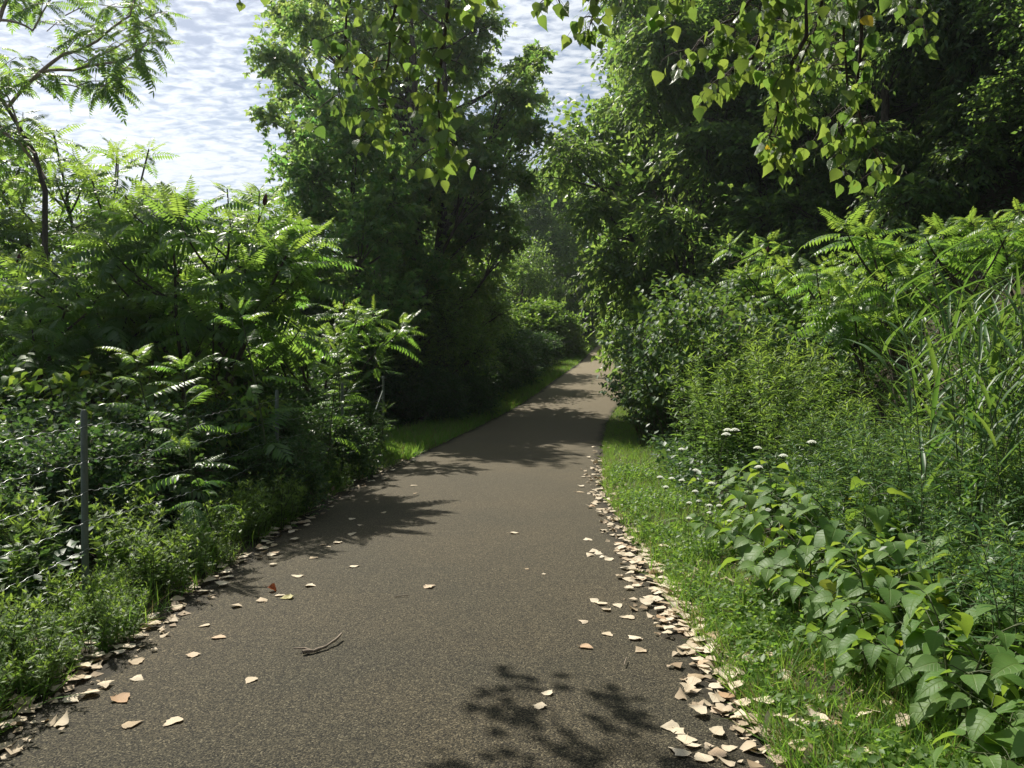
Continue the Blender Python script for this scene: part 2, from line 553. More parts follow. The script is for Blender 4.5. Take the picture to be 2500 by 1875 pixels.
def asphalt_mat():
    m, nt, out = mat('asphalt')
    L = nt.links.new
    g = N(nt, 'NewGeometry')
    vo = N(nt, 'TexVoronoi')
    vo.inputs['Scale'].default_value = 165
    L(g.outputs['Position'], vo.inputs['Vector'])
    nz = N(nt, 'TexNoise')
    nz.inputs['Scale'].default_value = 60
    nz.inputs['Detail'].default_value = 5
    nz.inputs['Roughness'].default_value = 0.7
    L(g.outputs['Position'], nz.inputs['Vector'])
    big = N(nt, 'TexNoise')
    big.inputs['Scale'].default_value = 0.55
    big.inputs['Detail'].default_value = 6
    big.inputs['Roughness'].default_value = 0.6
    L(g.outputs['Position'], big.inputs['Vector'])
    sepc = N(nt, 'SeparateColor')
    L(vo.outputs['Color'], sepc.inputs[0])
    r = ramp(nt, [(0.0, (0.005, 0.005, 0.004)), (0.3, (0.022, 0.021, 0.016)), (0.7, (0.056, 0.051, 0.037)), (0.93, (0.094, 0.084, 0.062)), (1.0, (0.17, 0.155, 0.12))], sepc.outputs[0])
    rb = ramp(nt, [(0.3, (0.80, 0.82, 0.70)), (0.7, (1.32, 1.19, 0.93))], big.outputs[0])
    # colour turns paler and browner with distance along the path
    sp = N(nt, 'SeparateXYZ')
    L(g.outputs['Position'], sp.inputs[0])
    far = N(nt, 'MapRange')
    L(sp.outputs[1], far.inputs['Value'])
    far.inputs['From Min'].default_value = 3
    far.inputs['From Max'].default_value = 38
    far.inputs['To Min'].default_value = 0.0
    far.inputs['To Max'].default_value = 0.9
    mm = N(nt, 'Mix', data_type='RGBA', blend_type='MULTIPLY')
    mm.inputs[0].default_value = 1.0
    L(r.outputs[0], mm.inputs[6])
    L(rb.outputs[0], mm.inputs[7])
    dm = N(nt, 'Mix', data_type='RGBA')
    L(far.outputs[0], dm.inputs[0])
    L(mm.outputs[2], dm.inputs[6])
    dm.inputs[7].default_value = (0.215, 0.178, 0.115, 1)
    # crumbs of soil along both edges
    uvn = N(nt, 'Attribute', attribute_name='leafuv')
    su = N(nt, 'SeparateXYZ')
    L(uvn.outputs['Vector'], su.inputs[0])
    ab = N(nt, 'Math', operation='ABSOLUTE')
    L(su.outputs[0], ab.inputs[0])
    en = N(nt, 'TexNoise')
    en.inputs['Scale'].default_value = 7
    en.inputs['Detail'].default_value = 7
    en.inputs['Roughness'].default_value = 0.75
    L(g.outputs['Position'], en.inputs['Vector'])
    ea = N(nt, 'Math', operation='MULTIPLY_ADD')
    L(en.outputs[0], ea.inputs[0])
    ea.inputs[1].default_value = 0.30
    L(ab.outputs[0], ea.inputs[2])
    em = N(nt, 'MapRange')
    L(ea.outputs[0], em.inputs['Value'])
    em.inputs['From Min'].default_value = 1.05
    em.inputs['From Max'].default_value = 1.13
    em.inputs['To Max'].default_value = 0.85
    dm2 = N(nt, 'Mix', data_type='RGBA')
    L(em.outputs[0], dm2.inputs[0])
    L(dm.outputs[2], dm2.inputs[6])
    dm2.inputs[7].default_value = (0.022, 0.019, 0.012, 1)
    dm = dm2
    bs = N(nt, 'BsdfPrincipled')
    L(dm.outputs[2], bs.inputs['Base Color'])
    bs.inputs['Roughness'].default_value = 0.85
    bs.inputs['Specular IOR Level'].default_value = 0.22
    add = N(nt, 'Math', operation='MULTIPLY_ADD')
    L(vo.outputs['Distance'], add.inputs[0])
    add.inputs[1].default_value = -0.9
    L(nz.outputs[0], add.inputs[2])
    b = N(nt, 'Bump')
    b.inputs['Strength'].default_value = 0.65
    b.inputs['Distance'].default_value = 0.005
    L(add.outputs[0], b.inputs['Height'])
    L(b.outputs[0], bs.inputs['Normal'])
    L(bs.outputs[0], out.inputs[0])
    return m


M['asphalt'] = asphalt_mat()
M['soil'] = plain_mat('soil', [(0.25, (0.022, 0.019, 0.012)), (0.5, (0.050, 0.042, 0.024)), (0.75, (0.085, 0.066, 0.040))], 5, 0.95, 0.9, dist=0.05, detail=10)


def water_mat():
    m, nt, out = mat('river_water')
    bs = N(nt, 'BsdfPrincipled')
    bs.inputs['Base Color'].default_value = (0.03, 0.06, 0.09, 1)
    bs.inputs['Roughness'].default_value = 0.12
    nz = N(nt, 'TexNoise')
    nz.inputs['Scale'].default_value = 0.8
    nz.inputs['Detail'].default_value = 4
    g = N(nt, 'NewGeometry')
    nt.links.new(g.outputs['Position'], nz.inputs['Vector'])
    b = N(nt, 'Bump')
    b.inputs['Strength'].default_value = 0.3
    nt.links.new(nz.outputs[0], b.inputs['Height'])
    nt.links.new(b.outputs[0], bs.inputs['Normal'])
    nt.links.new(bs.outputs[0], out.inputs[0])
    return m


M['water'] = water_mat()

def haze_mat():
    m, nt, out = mat('haze')
    pv = N(nt, 'VolumePrincipled')
    pv.inputs['Color'].default_value = (0.86, 0.94, 1.0, 1)
    pv.inputs['Density'].default_value = 0.00045
    pv.inputs['Anisotropy'].default_value = 0.6
    nt.links.new(pv.outputs[0], out.inputs['Volume'])
    return m


# ------------------------------------------------------------------ terrain and path
_ly = np.array([-40, 0, 3.2, 7.8, 10, 12.2, 14.4, 18.2, 20.7, 27, 33, 40, 52, 64, 78, 95, 120, 600])
_lx = np.array([-2.15, -2.15, -2.15, -2.17, -2.02, -1.68, -1.42, -0.91, -0.55, 0.84, 1.92, 3.41, 5.72, 8.5, 13.5, 22, 38, 300])
_wy = np.array([-40, 8, 12, 20, 600])
_ww = np.array([3.13, 3.2, 3.1, 3.12, 3.4])
_zy = np.array([-40, 20, 23, 27, 33, 40, 52, 64, 80, 120, 600])
_zz = np.array([0, 0, 0.12, 0.443, 0.867, 1.45, 2.7, 4.4, 6.6, 9, 9])
_g = np.arange(-45, 605, 0.25)


def _sm(xs, ys, w):
    k = np.exp(-0.5 * (np.arange(-4 * w, 4 * w + 1) / w) ** 2)
    k /= k.sum()
    a = np.interp(_g, xs, ys)
    return np.convolve(np.pad(a, 4 * w, mode='edge'), k, mode='valid')


_LX, _WW, _ZZ = _sm(_ly, _lx, 4), _sm(_wy, _ww, 4), _sm(_zy, _zz, 5)


def xl(y):
    return np.interp(y, _g, _LX)


def xr(y):
    return np.interp(y, _g, _LX + _WW)


def zp(y):
    return np.interp(y, _g, _ZZ)


def gz(x, y):
    """height of the ground"""
    x, y = np.asarray(x, float), np.asarray(y, float)
    z = zp(y)
    sr = np.maximum(0, x - xr(y) - 3.8)
    rise = 1.8 * sr * sr / (sr + 2.2)
    rise = 13 * np.tanh(rise / 13)
    sl_ = np.maximum(0, xl(y) - 1.6 - x)
    k = np.exp(-sl_ * 0.05)
    zl = z * k - 3.4 * (1 - k)
    z = np.where(sl_ > 0, zl, z + rise)
    off = np.minimum(1, (sr + sl_) * 0.5)
    bump = (np.sin(x * 1.3 + y * 0.7) * np.sin(y * 1.1 - x * 0.4) * 0.10 + np.sin(x * 3.1 + 1) * np.sin(y * 2.7) * 0.04)
    edge = np.minimum(np.maximum(np.maximum(x - xr(y), xl(y) - x), 0) * 4, 1) * 0.025
    return z + bump * off + edge - np.where((x > xl(y)) & (x < xr(y)), 0.02, 0)


def grid_mesh(xs, ys, zf):
    X, Y = np.meshgrid(xs, ys)
    V = np.stack([X, Y, zf(X, Y)], 2).reshape(-1, 3)
    nx, ny = len(xs), len(ys)
    i = np.arange(ny - 1)[:, None] * nx + np.arange(nx - 1)[None]
    Fq = np.stack([i, i + 1, i + nx + 1, i + nx], 2).reshape(-1, 4)
    return V, Fq


xs = np.concatenate([-np.geomspace(900, 9, 40), np.arange(-8.5, 16, 0.22), np.geomspace(16.5, 900, 40)])
ys = np.concatenate([-np.geomspace(300, 7, 20), np.arange(-6.5, 45, 0.3), np.geomspace(45.5, 1500, 60)])
b = MB()
b.add(*grid_mesh(xs, ys, gz))
single('ground', b.data('ground', M['soil']), kind='structure')

py_ = np.concatenate([np.arange(-8, 70, 0.3), np.arange(70, 130, 2.0)])
tt = np.linspace(0, 1, 15)
jl = np.interp(py_, np.arange(-8, 131, 0.35), rng.normal(0, 0.035, 398)[:len(np.arange(-8, 131, 0.35))])
jr = np.interp(py_, np.arange(-8, 131, 0.35), rng.normal(0, 0.035, 398)[:len(np.arange(-8, 131, 0.35))])
a0, a1 = xl(py_) + jl, xr(py_) + jr
X = a0[:, None] * (1 - tt) + a1[:, None] * tt
Y = np.repeat(py_[:, None], 15, 1)
Z = zp(py_)[:, None] + 0.012 + 0.018 * (1 - (2 * tt - 1) ** 2)[None]
V = np.stack([X, Y, Z], 2).reshape(-1, 3)
i = np.arange(len(py_) - 1)[:, None] * 15 + np.arange(14)[None]
b = MB()
b.add(V, np.stack([i, i + 1, i + 16, i + 15], 2).reshape(-1, 4), 0, None, np.stack([np.tile(tt * 2 - 1, len(py_)), np.zeros(len(V))], 1))
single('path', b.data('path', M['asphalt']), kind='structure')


def path_z(x, y):
    t = np.clip((x - xl(y)) / (xr(y) - xl(y)), 0, 1)
    return zp(y) + 0.012 + 0.018 * (1 - (2 * t - 1) ** 2)


b = MB()
b.add([(-900, -300, 0), (-30, -300, 0), (-30, 1500, 0), (-900, 1500, 0)], [(0, 1, 2, 3)])
single('river', b.data('river', M['water']), kind='structure', loc=(0, 0, -2.45))


# ------------------------------------------------------------------ leaf templates
def strip(profile, fold=0.15, curl=0.2, wave=0.0, lobe=0.0, seed=0):
    """leaf from (t, half width) stations: left, mid, right vertices each"""
    r = np.random.default_rng(seed)
    V, uv = [], []
    for t, w in profile:
        z = -curl * t * t
        for s in (-1, 0, 1):
            yy = t - (lobe * (1 - t / 0.25) if (s and t < 0.25) else 0)
            V.append((s * w, yy, z + abs(s) * fold * w + (wave * r.normal() if s else 0)))
            uv.append((s, t))
    n = len(profile)
    F = []
    for k in range(n - 1):
        a = k * 3
        F += [(a, a + 1, a + 4, a + 3), (a + 1, a + 2, a + 5, a + 4)]
    return np.array(V, float), np.array(F), np.array(uv, float)


def rhomb(w, fold=0.2, at=0.42):
    V = np.array([(0, 0, 0), (-w, at, fold * w), (0, 1, 0), (w, at, fold * w)], float)
    return V, np.array([(0, 2, 1), (0, 3, 2)]), np.array([(0, 0), (-1, at), (0, 1), (1, at)], float)


LANCE = rhomb(0.13, 0.25)
OVAL = rhomb(0.30, 0.25)
BROAD = rhomb(0.42, 0.22, 0.38)
LANCE_FINE = strip([(0, 0.01), (0.22, 0.085), (0.5, 0.10), (0.78, 0.06), (1, 0.004)], 0.3, 0.22)
LEAFLET = strip([(0, 0.02), (0.2, 0.125), (0.48, 0.15), (0.78, 0.085), (1, 0.004)], 0.18, 0.2)
LEAFLET_FAR = rhomb(0.17, 0.15)
HEART = strip([(0, 0.30), (0.12, 0.43), (0.28, 0.46), (0.48, 0.36), (0.68, 0.20), (0.85, 0.08), (1, 0.005)], 0.18, 0.16, 0.012, 0.10)
HEART2 = strip([(0, 0.28), (0.12, 0.41), (0.28, 0.44), (0.48, 0.35), (0.68, 0.20), (0.85, 0.08), (1, 0.005)], 0.38, 0.40, 0.015, 0.08, 3)
POPLAR = strip([(0, 0.06), (0.05, 0.26), (0.13, 0.42), (0.18, 0.41), (0.24, 0.46), (0.32, 0.42), (0.40, 0.43), (0.50, 0.34), (0.56, 0.33), (0.68, 0.20), (0.74, 0.19), (0.86, 0.07), (1, 0.004)], 0.14, 0.10, 0.012, 0.02, 5)
POPLAR2 = strip([(0, 0.05), (0.05, 0.24), (0.13, 0.38), (0.24, 0.42), (0.34, 0.40), (0.50, 0.32), (0.68, 0.19), (0.86, 0.07), (1, 0.004)], -0.35, -0.25, 0.02, 0.02, 6)
BIGLEAF = strip([(0, 0.10), (0.06, 0.26), (0.16, 0.38), (0.28, 0.42), (0.42, 0.39), (0.56, 0.32), (0.70, 0.22), (0.84, 0.11), (0.93, 0.045), (1, 0.004)], 0.14, 0.28, 0.014, 0.05, 8)
BIGLEAF2 = strip([(0, 0.10), (0.06, 0.26), (0.16, 0.36), (0.28, 0.40), (0.42, 0.37), (0.56, 0.31), (0.70, 0.22), (0.84, 0.11), (0.93, 0.045), (1, 0.004)], 0.34, 0.45, 0.02, 0.05, 9)
BLADES = [strip([(0, 0.012), (0.08, 0.026), (0.3, 0.034), (0.6, 0.026), (0.85, 0.012), (1, 0.001)], 0.5, c) for c in (0.10, 0.35, 0.7)]
GRASS = [strip([(0, 0.02), (0.5, 0.017), (1, 0.002)], 0.4, c) for c in (0.1, 0.45, 0.8)]


def join_tpl(items):
    Vs, Fs, us, n = [], [], [], 0
    for (V, F, uv) in items:
        Vs.append(V)
        Fs.append(F + n)
        us.append(uv)
        n += len(V)
    return np.concatenate(Vs), np.concatenate(Fs), np.concatenate(us)


def orient(tpl, pos, d, n, s):
    V, F, uv = tpl
    d = unit(d)
    n = np.asarray(n, float)
    n = unit(n - n.dot(d) * d)
    x = np.cross(d, n)
    return (V @ np.stack([x, d, n])) * s + np.asarray(pos), F, uv


# three hanging leaflets of a box elder
TRIO = join_tpl([orient(rhomb(0.26, 0.25), (0, 0.05, 0), (0, 1, -0.35), (0, 0.3, 1), 0.95),
                 orient(rhomb(0.25, 0.25), (0.03, 0.0, 0), (0.9, 0.55, -0.4), (0, 0.2, 1), 0.75),
                 orient(rhomb(0.25, 0.25), (-0.03, 0.0, 0), (-0.9, 0.55, -0.4), (0, 0.2, 1), 0.75)])


def frond_tpl(pairs, bend, wl_, hang, seed, fine=True):
    """a pinnate leaf, length 1: rachis arching down, leaflets paired along it"""
    r = np.random.default_rng(seed)
    n = 14
    ang = np.linspace(0, -bend, n)
    ds = 1.0 / (n - 1)
    pts = np.zeros((n, 3))
    for k in range(1, n):
        pts[k, 1] = pts[k - 1, 1] + ds * math.cos(ang[k - 1])
        pts[k, 2] = pts[k - 1, 2] + ds * math.sin(ang[k - 1])
    items = []
    base = LEAFLET if fine else LEAFLET_FAR
    for k in range(pairs):
        t = 0.20 + 0.78 * k / (pairs - 1)
        f = t * (n - 1)
        a = int(min(f, n - 2))
        p = pts[a] + (pts[a + 1] - pts[a]) * (f - a)
        aa = np.interp(t, np.linspace(0, 1, n), ang)
        fw = np.array([0, math.cos(aa), math.sin(aa)])
        upn = np.array([0, -math.sin(aa), math.cos(aa)])
        ln = wl_ * (0.62 + 0.38 * math.sin(math.pi * min(1, 0.18 + 0.8 * (k / (pairs - 1))))) * (1 if k < pairs - 2 else 0.75)
        for s in (-1, 1):
            d = np.array([s, 0, 0]) * 0.95 + fw * (0.28 + 0.5 * (t ** 3)) + upn * (-hang + r.normal() * 0.12)
            items.append(orient(base, p, d, upn + np.array([s * 0.15, 0, 0]) + r.normal(size=3) * 0.12, ln * (1 + r.normal() * 0.06)))
    items.append(orient(base, pts[-1], pts[-1] - pts[-2], UP, wl_ * 0.7))
    # rachis, three sided
    mb = MB()
    mb.tube(pts, np.linspace(0.007, 0.003, n), 3, cap=False)
    F3 = np.concatenate([q.reshape(-1, 4) for q in [np.array(mb.l[0]).reshape(-1, 4)]])
    rach = (mb.v[0], F3, np.zeros((len(mb.v[0]), 2)))
    if base[1].shape[1] == 3:
        F3 = np.concatenate([F3[:, [0, 1, 2]], F3[:, [0, 2, 3]]])
        rach = (rach[0], F3, rach[2])
    return join_tpl(items + [rach])


FRONDS = [frond_tpl(12, 0.55, 0.23, 0.30, 1), frond_tpl(12, 0.95, 0.22, 0.42, 2), frond_tpl(11, 1.3, 0.24, 0.5, 3), frond_tpl(13, 0.25, 0.22, 0.2, 4)]
FRONDS_FAR = [frond_tpl(10, 0.6, 0.26, 0.35, 5, False), frond_tpl(10, 1.1, 0.26, 0.5, 6, False)]


def fronds(mb, pos, d, size, mat_i=0, tpls=FRONDS, roll=0.25, tint=None):
    pos, d = np.asarray(pos, float).reshape(-1, 3), np.asarray(d, float).reshape(-1, 3)
    n = len(pos)
    size = np.broadcast_to(size, (n,))
    tint = rng.random(n) if tint is None else np.broadcast_to(tint, (n,))
    which = rng.integers(0, len(tpls), n)
    nr = UP + rng.normal(size=(n, 3)) * roll
    for k, t in enumerate(tpls):
        s = which == k
        mb.stamp(t, pos[s], d[s], nr[s], size[s], mat_i, tint[s])


# ------------------------------------------------------------------ plants
def rosette(mb, tip, axis, nf, size, lo=-0.35, hi=1.0, tpls=FRONDS, mat_i=0):
    k = np.arange(nf)
    az = k * 2.399 + rng.random() * 6
    t = (k + 0.5) / nf
    el = hi + (lo - hi) * t + rng.normal(size=nf) * 0.12
    d = np.stack([np.cos(az) * np.cos(el), np.sin(az) * np.cos(el), np.sin(el)], 1) + np.asarray(axis) * 0.25
    pos = np.asarray(tip) - np.asarray(axis) * (t * 0.35 * size)[:, None]
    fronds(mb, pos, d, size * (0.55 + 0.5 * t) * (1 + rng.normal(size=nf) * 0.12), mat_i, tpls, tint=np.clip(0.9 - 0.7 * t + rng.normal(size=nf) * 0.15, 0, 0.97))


def sumac(H=4.0, Rr=1.7, stems=6, side=3, nf=12, fsize=0.55, leaf='sumac', cones=4, tpls=FRONDS, low=0.0, bark='bark', r0=0.04):
    """staghorn sumac: several leaning stems from one base, a rosette of fronds on every tip"""
    wood, lv, cn = MB(), MB(), []
    tips = []
    for i in range(stems):
        az = i / stems * 6.283 + rng.normal() * 0.35
        rr = Rr * math.sqrt((i % 3 + 0.6) / 3.0) * (0.8 + 0.3 * rng.random())
        hh = H * (1 - 0.30 * (rr / Rr) ** 2) * (0.94 + 0.07 * rng.random())
        tip = np.array([rr * math.cos(az), rr * math.sin(az), hh])
        mid = np.array([tip[0] * 0.22, tip[1] * 0.22, hh * 0.52]) + rng.normal(size=3) * 0.1
        pth = bez((0.05 * math.cos(az), 0.05 * math.sin(az), -0.1), mid, tip, 10)
        pth[2:-1] += rng.normal(size=(7, 3)) * 0.025
        wood.tube(pth, np.linspace(r0, r0 * 0.28, 10) * (0.8 + 0.4 * rng.random()), 6)
        tips.append((tip, unit(pth[-1] - pth[-2])))
        for j in range(side):
            f = 0.45 + 0.45 * (j + rng.random()) / side
            a = pth[int(f * 9)]
            az2 = az + rng.normal() * 1.3
            ln = Rr * (0.55 - 0.25 * f) * (0.8 + 0.5 * rng.random())
            t2 = a + np.array([math.cos(az2) * ln, math.sin(az2) * ln, ln * (0.55 + 0.5 * rng.random()) - low * (1 - f)])
            p2 = bez(a, (a + t2) / 2 + np.array([math.cos(az2), math.sin(az2), -0.3]) * ln * 0.2, t2, 6)
            wood.tube(p2, np.linspace(r0 * 0.42, r0 * 0.2, 6), 5)
            tips.append((t2, unit(p2[-1] - p2[-2])))
    for k, (t, ax) in enumerate(tips):
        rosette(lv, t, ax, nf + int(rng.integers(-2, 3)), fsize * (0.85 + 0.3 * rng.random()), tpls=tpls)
    parts = [('trunk', wood.data('sumac_trunk', M[bark])), ('crown', lv.data('sumac_crown', M[leaf]))]
    order = sorted(range(len(tips)), key=lambda q: -tips[q][0][2])[:cones]
    for k in order:
        t, ax = tips[k]
        cb = MB()
        n = 7
        zz = np.linspace(0, 0.17, n)
        pr = np.array([0.008, 0.026, 0.032, 0.030, 0.024, 0.014, 0.003])
        cb.tube(t + unit(ax + UP)[None] * (zz[:, None] + 0.02), pr, 8)
        parts.append(('seed_head', cb.data('sumac_seed_head', M['cone'])))
    return parts


def sapling(H=1.7, nf=12, fsize=0.42, leaf='sumac_lit', lean=0.15, start=0.3):
    """one thin stem with long pinnate leaves set round its upper part"""
    wood, lv = MB(), MB()
    az = rng.random() * 6.28
    tip = np.array([math.cos(az) * lean * H, math.sin(az) * lean * H, H])
    pth = bez((0, 0, -0.05), (tip[0] * 0.2, tip[1] * 0.2, H * 0.5), tip, 9)
    wood.tube(pth, np.linspace(0.013, 0.005, 9) * (H / 1.7), 6)
    t = np.linspace(start, 1.0, nf)
    pos = np.stack([np.interp(t * 8, np.arange(9), pth[:, k]) for k in range(3)], 1)
    a = np.arange(nf) * 2.399 + rng.random() * 6
    el = 0.1 + 0.75 * t ** 2 + rng.normal(size=nf) * 0.12
    d = np.stack([np.cos(a) * np.cos(el), np.sin(a) * np.cos(el), np.sin(el)], 1)
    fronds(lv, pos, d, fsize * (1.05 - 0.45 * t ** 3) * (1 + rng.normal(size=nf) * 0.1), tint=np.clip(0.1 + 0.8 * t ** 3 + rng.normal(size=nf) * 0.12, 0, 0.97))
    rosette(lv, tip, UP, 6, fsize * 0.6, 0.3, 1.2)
    return [('stem', wood.data('sapling_stem', M['stem'])), ('foliage', lv.data('sapling_foliage', M[leaf]))]


def twigs_leaves(lv, wood, cen, rad, ntw, nlf, lsize, tpl, droop=0.25, out=0.8, flat=1.0, wr=0.006, wood_mat=1, jit=0.5, inner=0.25, hang=0.3, updown=0.5):
    """leafy sprays filling one clump of a crown"""
    cen = np.asarray(cen, float)
    d0 = rdir(ntw) * np.array([1, 1, flat])
    d0 = unit(d0 + rng.normal(size=(ntw, 3)) * 0.2)
    st = cen + d0 * (rad * inner * rng.random((ntw, 1)) + 0.02) * np.array([1, 1, 0.8])
    ln = rad * (0.55 + 0.55 * rng.random(ntw))
    d1 = unit(d0 * out + np.array([0, 0, 0.25]) + rng.normal(size=(ntw, 3)) * 0.3)
    mid = st + d1 * ln[:, None] * 0.5
    end = mid + unit(d1 - np.array([0, 0, droop * 2])) * ln[:, None] * 0.5
    if wood is not None:
        q = rng.random(ntw) < 0.6
        for a, m_, e in zip(st[q], mid[q], end[q]):
            wood.tube(np.array([a, m_, e]), [wr, wr * 0.7, wr * 0.35], 3, cap=False)
    t = np.linspace(0.2, 1.02, nlf)[None] + rng.normal(size=(ntw, nlf)) * 0.05
    t = np.clip(t, 0.05, 1.05)[..., None]
    p = (1 - t) ** 2 * st[:, None] + 2 * t * (1 - t) * mid[:, None] + t * t * end[:, None]
    tw = unit(end - st)[:, None]
    side = unit(np.cross(np.broadcast_to(tw, p.shape), UP + rng.normal(size=p.shape) * 0.35))
    sgn = np.where(np.arange(nlf) % 2, 1.0, -1.0)[None, :, None]
    d = unit(tw * 0.55 + side * sgn * 0.8 + rng.normal(size=p.shape) * jit * 0.6 - np.array([0, 0, hang]))
    nr = unit(np.array([0, 0, updown]) + rng.normal(size=p.shape) * jit)
    p = p.reshape(-1, 3)
    lv.stamp(tpl, p, d.reshape(-1, 3), nr.reshape(-1, 3), lsize * (0.7 + 0.6 * rng.random(len(p))))


def tree(clumps, base_r=0.16, ntw=60, nlf=11, lsize=0.10, tpl=OVAL, leaf='dark', trunk_top=None, trunks=1, droop=0.25, fork=0.3, bark='bark', trunk_xy=(0, 0), flat=0.9, hang=0.3, jit=0.5, updown=0.5):
    """trunk, a limb to every clump of the crown, leafy sprays in the clumps; clumps: (x, y, z, r)"""
    wood, lv, tw = MB(), MB(), MB()
    cl_ = np.array(clumps, float)
    H = cl_[:, 2].max()
    tops = []
    for k in range(trunks):
        a = k * 2.4
        off = np.array([math.cos(a), math.sin(a), 0]) * (0.0 if trunks == 1 else base_r * 2.2)
        cen = cl_[k::trunks][:, :3].mean(0)
        top = np.array([cen[0] * 0.7, cen[1] * 0.7, H * 0.93]) + off
        pth = bez(off + np.array([trunk_xy[0], trunk_xy[1], -0.3]), off + np.array([cen[0] * 0.1, cen[1] * 0.1, H * 0.45]), top, 14)
        pth[1:-1] += rng.normal(size=(12, 3)) * np.array([0.06, 0.06, 0])
        rad = base_r * np.linspace(1, 0.12, 14) ** 0.9
        rad[0] *= 1.35
        wood.tube(pth, rad, 9)
        tops.append((pth, rad))
    for k, (x, y, z, r) in enumerate(cl_):
        pth, rad = tops[k % trunks]
        zz = max(H * 0.14, z - (0.35 + 0.5 * rng.random()) * (abs(x) + abs(y)) * 0.8 - r * 0.4)
        f = np.interp(zz, pth[:, 2], np.arange(14))
        i0 = int(min(f, 12))
        a = pth[i0] + (pth[i0 + 1] - pth[i0]) * (f - i0)
        c = np.array([x, y, z])
        m_ = (a + c) / 2 + np.array([0, 0, -0.1 * np.linalg.norm(c - a)]) + rng.normal(size=3) * 0.12
        lp = bez(a, m_, c, 7)
        rb_ = min(rad[i0] * 0.6, 0.02 + 0.012 * np.linalg.norm(c - a))
        wood.tube(lp, np.linspace(rb_, rb_ * 0.3, 7), 5)
        for j in range(4):
            e = c + rdir(1)[0] * r * 0.75
            wood.tube(bez(lp[4], (lp[5] + e) / 2, e, 5), np.linspace(rb_ * 0.4, 0.006, 5), 4, cap=False)
        n = int(ntw * (r ** 2) * (0.85 + 0.3 * rng.random())) + 8
        twigs_leaves(lv, wood, c, r, n, nlf, lsize, tpl, droop, flat=flat, hang=hang, jit=jit, updown=updown)
    return [('trunk', wood.data('tree_trunk', M[bark])), ('crown', lv.data('tree_crown', M[leaf]))]


def dome(n, R_, H, z0, r0=0.9, r1=1.4, seed=0, top=1.0):
    """clump centres filling an upright egg of radius R_ between z0 and H"""
    r = np.random.default_rng(seed)
    out = []
    for k in range(n):
        t = (k + 0.5) / n
        z = z0 + (H - z0) * t
        prof = math.sin(math.pi * min(0.97, 0.22 + 0.72 * t)) ** 0.7
        a = k * 2.399 + r.normal() * 0.4
        q = R_ * prof * math.sqrt(0.25 + 0.75 * r.random())
        out.append((q * math.cos(a), q * math.sin(a), z, r0 + (r1 - r0) * r.random()))
    return out


def shrub(Rr=1.0, H=1.5, n=9, ntw=70, nlf=10, lsize=0.06, tpl=OVAL, leaf='dark', seed=0, r=0.45, hang=0.2):
    wood, lv = MB(), MB()
    rg = np.random.default_rng(seed)
    for k in range(n):
        a = k * 2.399
        q = Rr * math.sqrt((k + 0.4) / n) * 0.85
        z = H * (0.35 + 0.5 * (1 - (q / Rr) ** 2) * (0.6 + 0.5 * rg.random()))
        c = np.array([q * math.cos(a), q * math.sin(a), z])
        wood.tube(bez((c[0] * 0.1, c[1] * 0.1, -0.05), (c[0] * 0.4, c[1] * 0.4, z * 0.6), c, 6), np.linspace(0.018, 0.006, 6), 5)
        twigs_leaves(lv, wood, c, r * (0.8 + 0.5 * rg.random()), ntw, nlf, lsize, tpl, 0.2, hang=hang)
        c2 = c * np.array([1.05, 1.05, 0.45])
        twigs_leaves(lv, wood, c2, r, int(ntw * 0.6), nlf, lsize, tpl, 0.2, hang=hang)
    return [('stems', wood.data('shrub_stems', M['stem_red'])), ('foliage', lv.data('shrub_foliage', M[leaf]))]


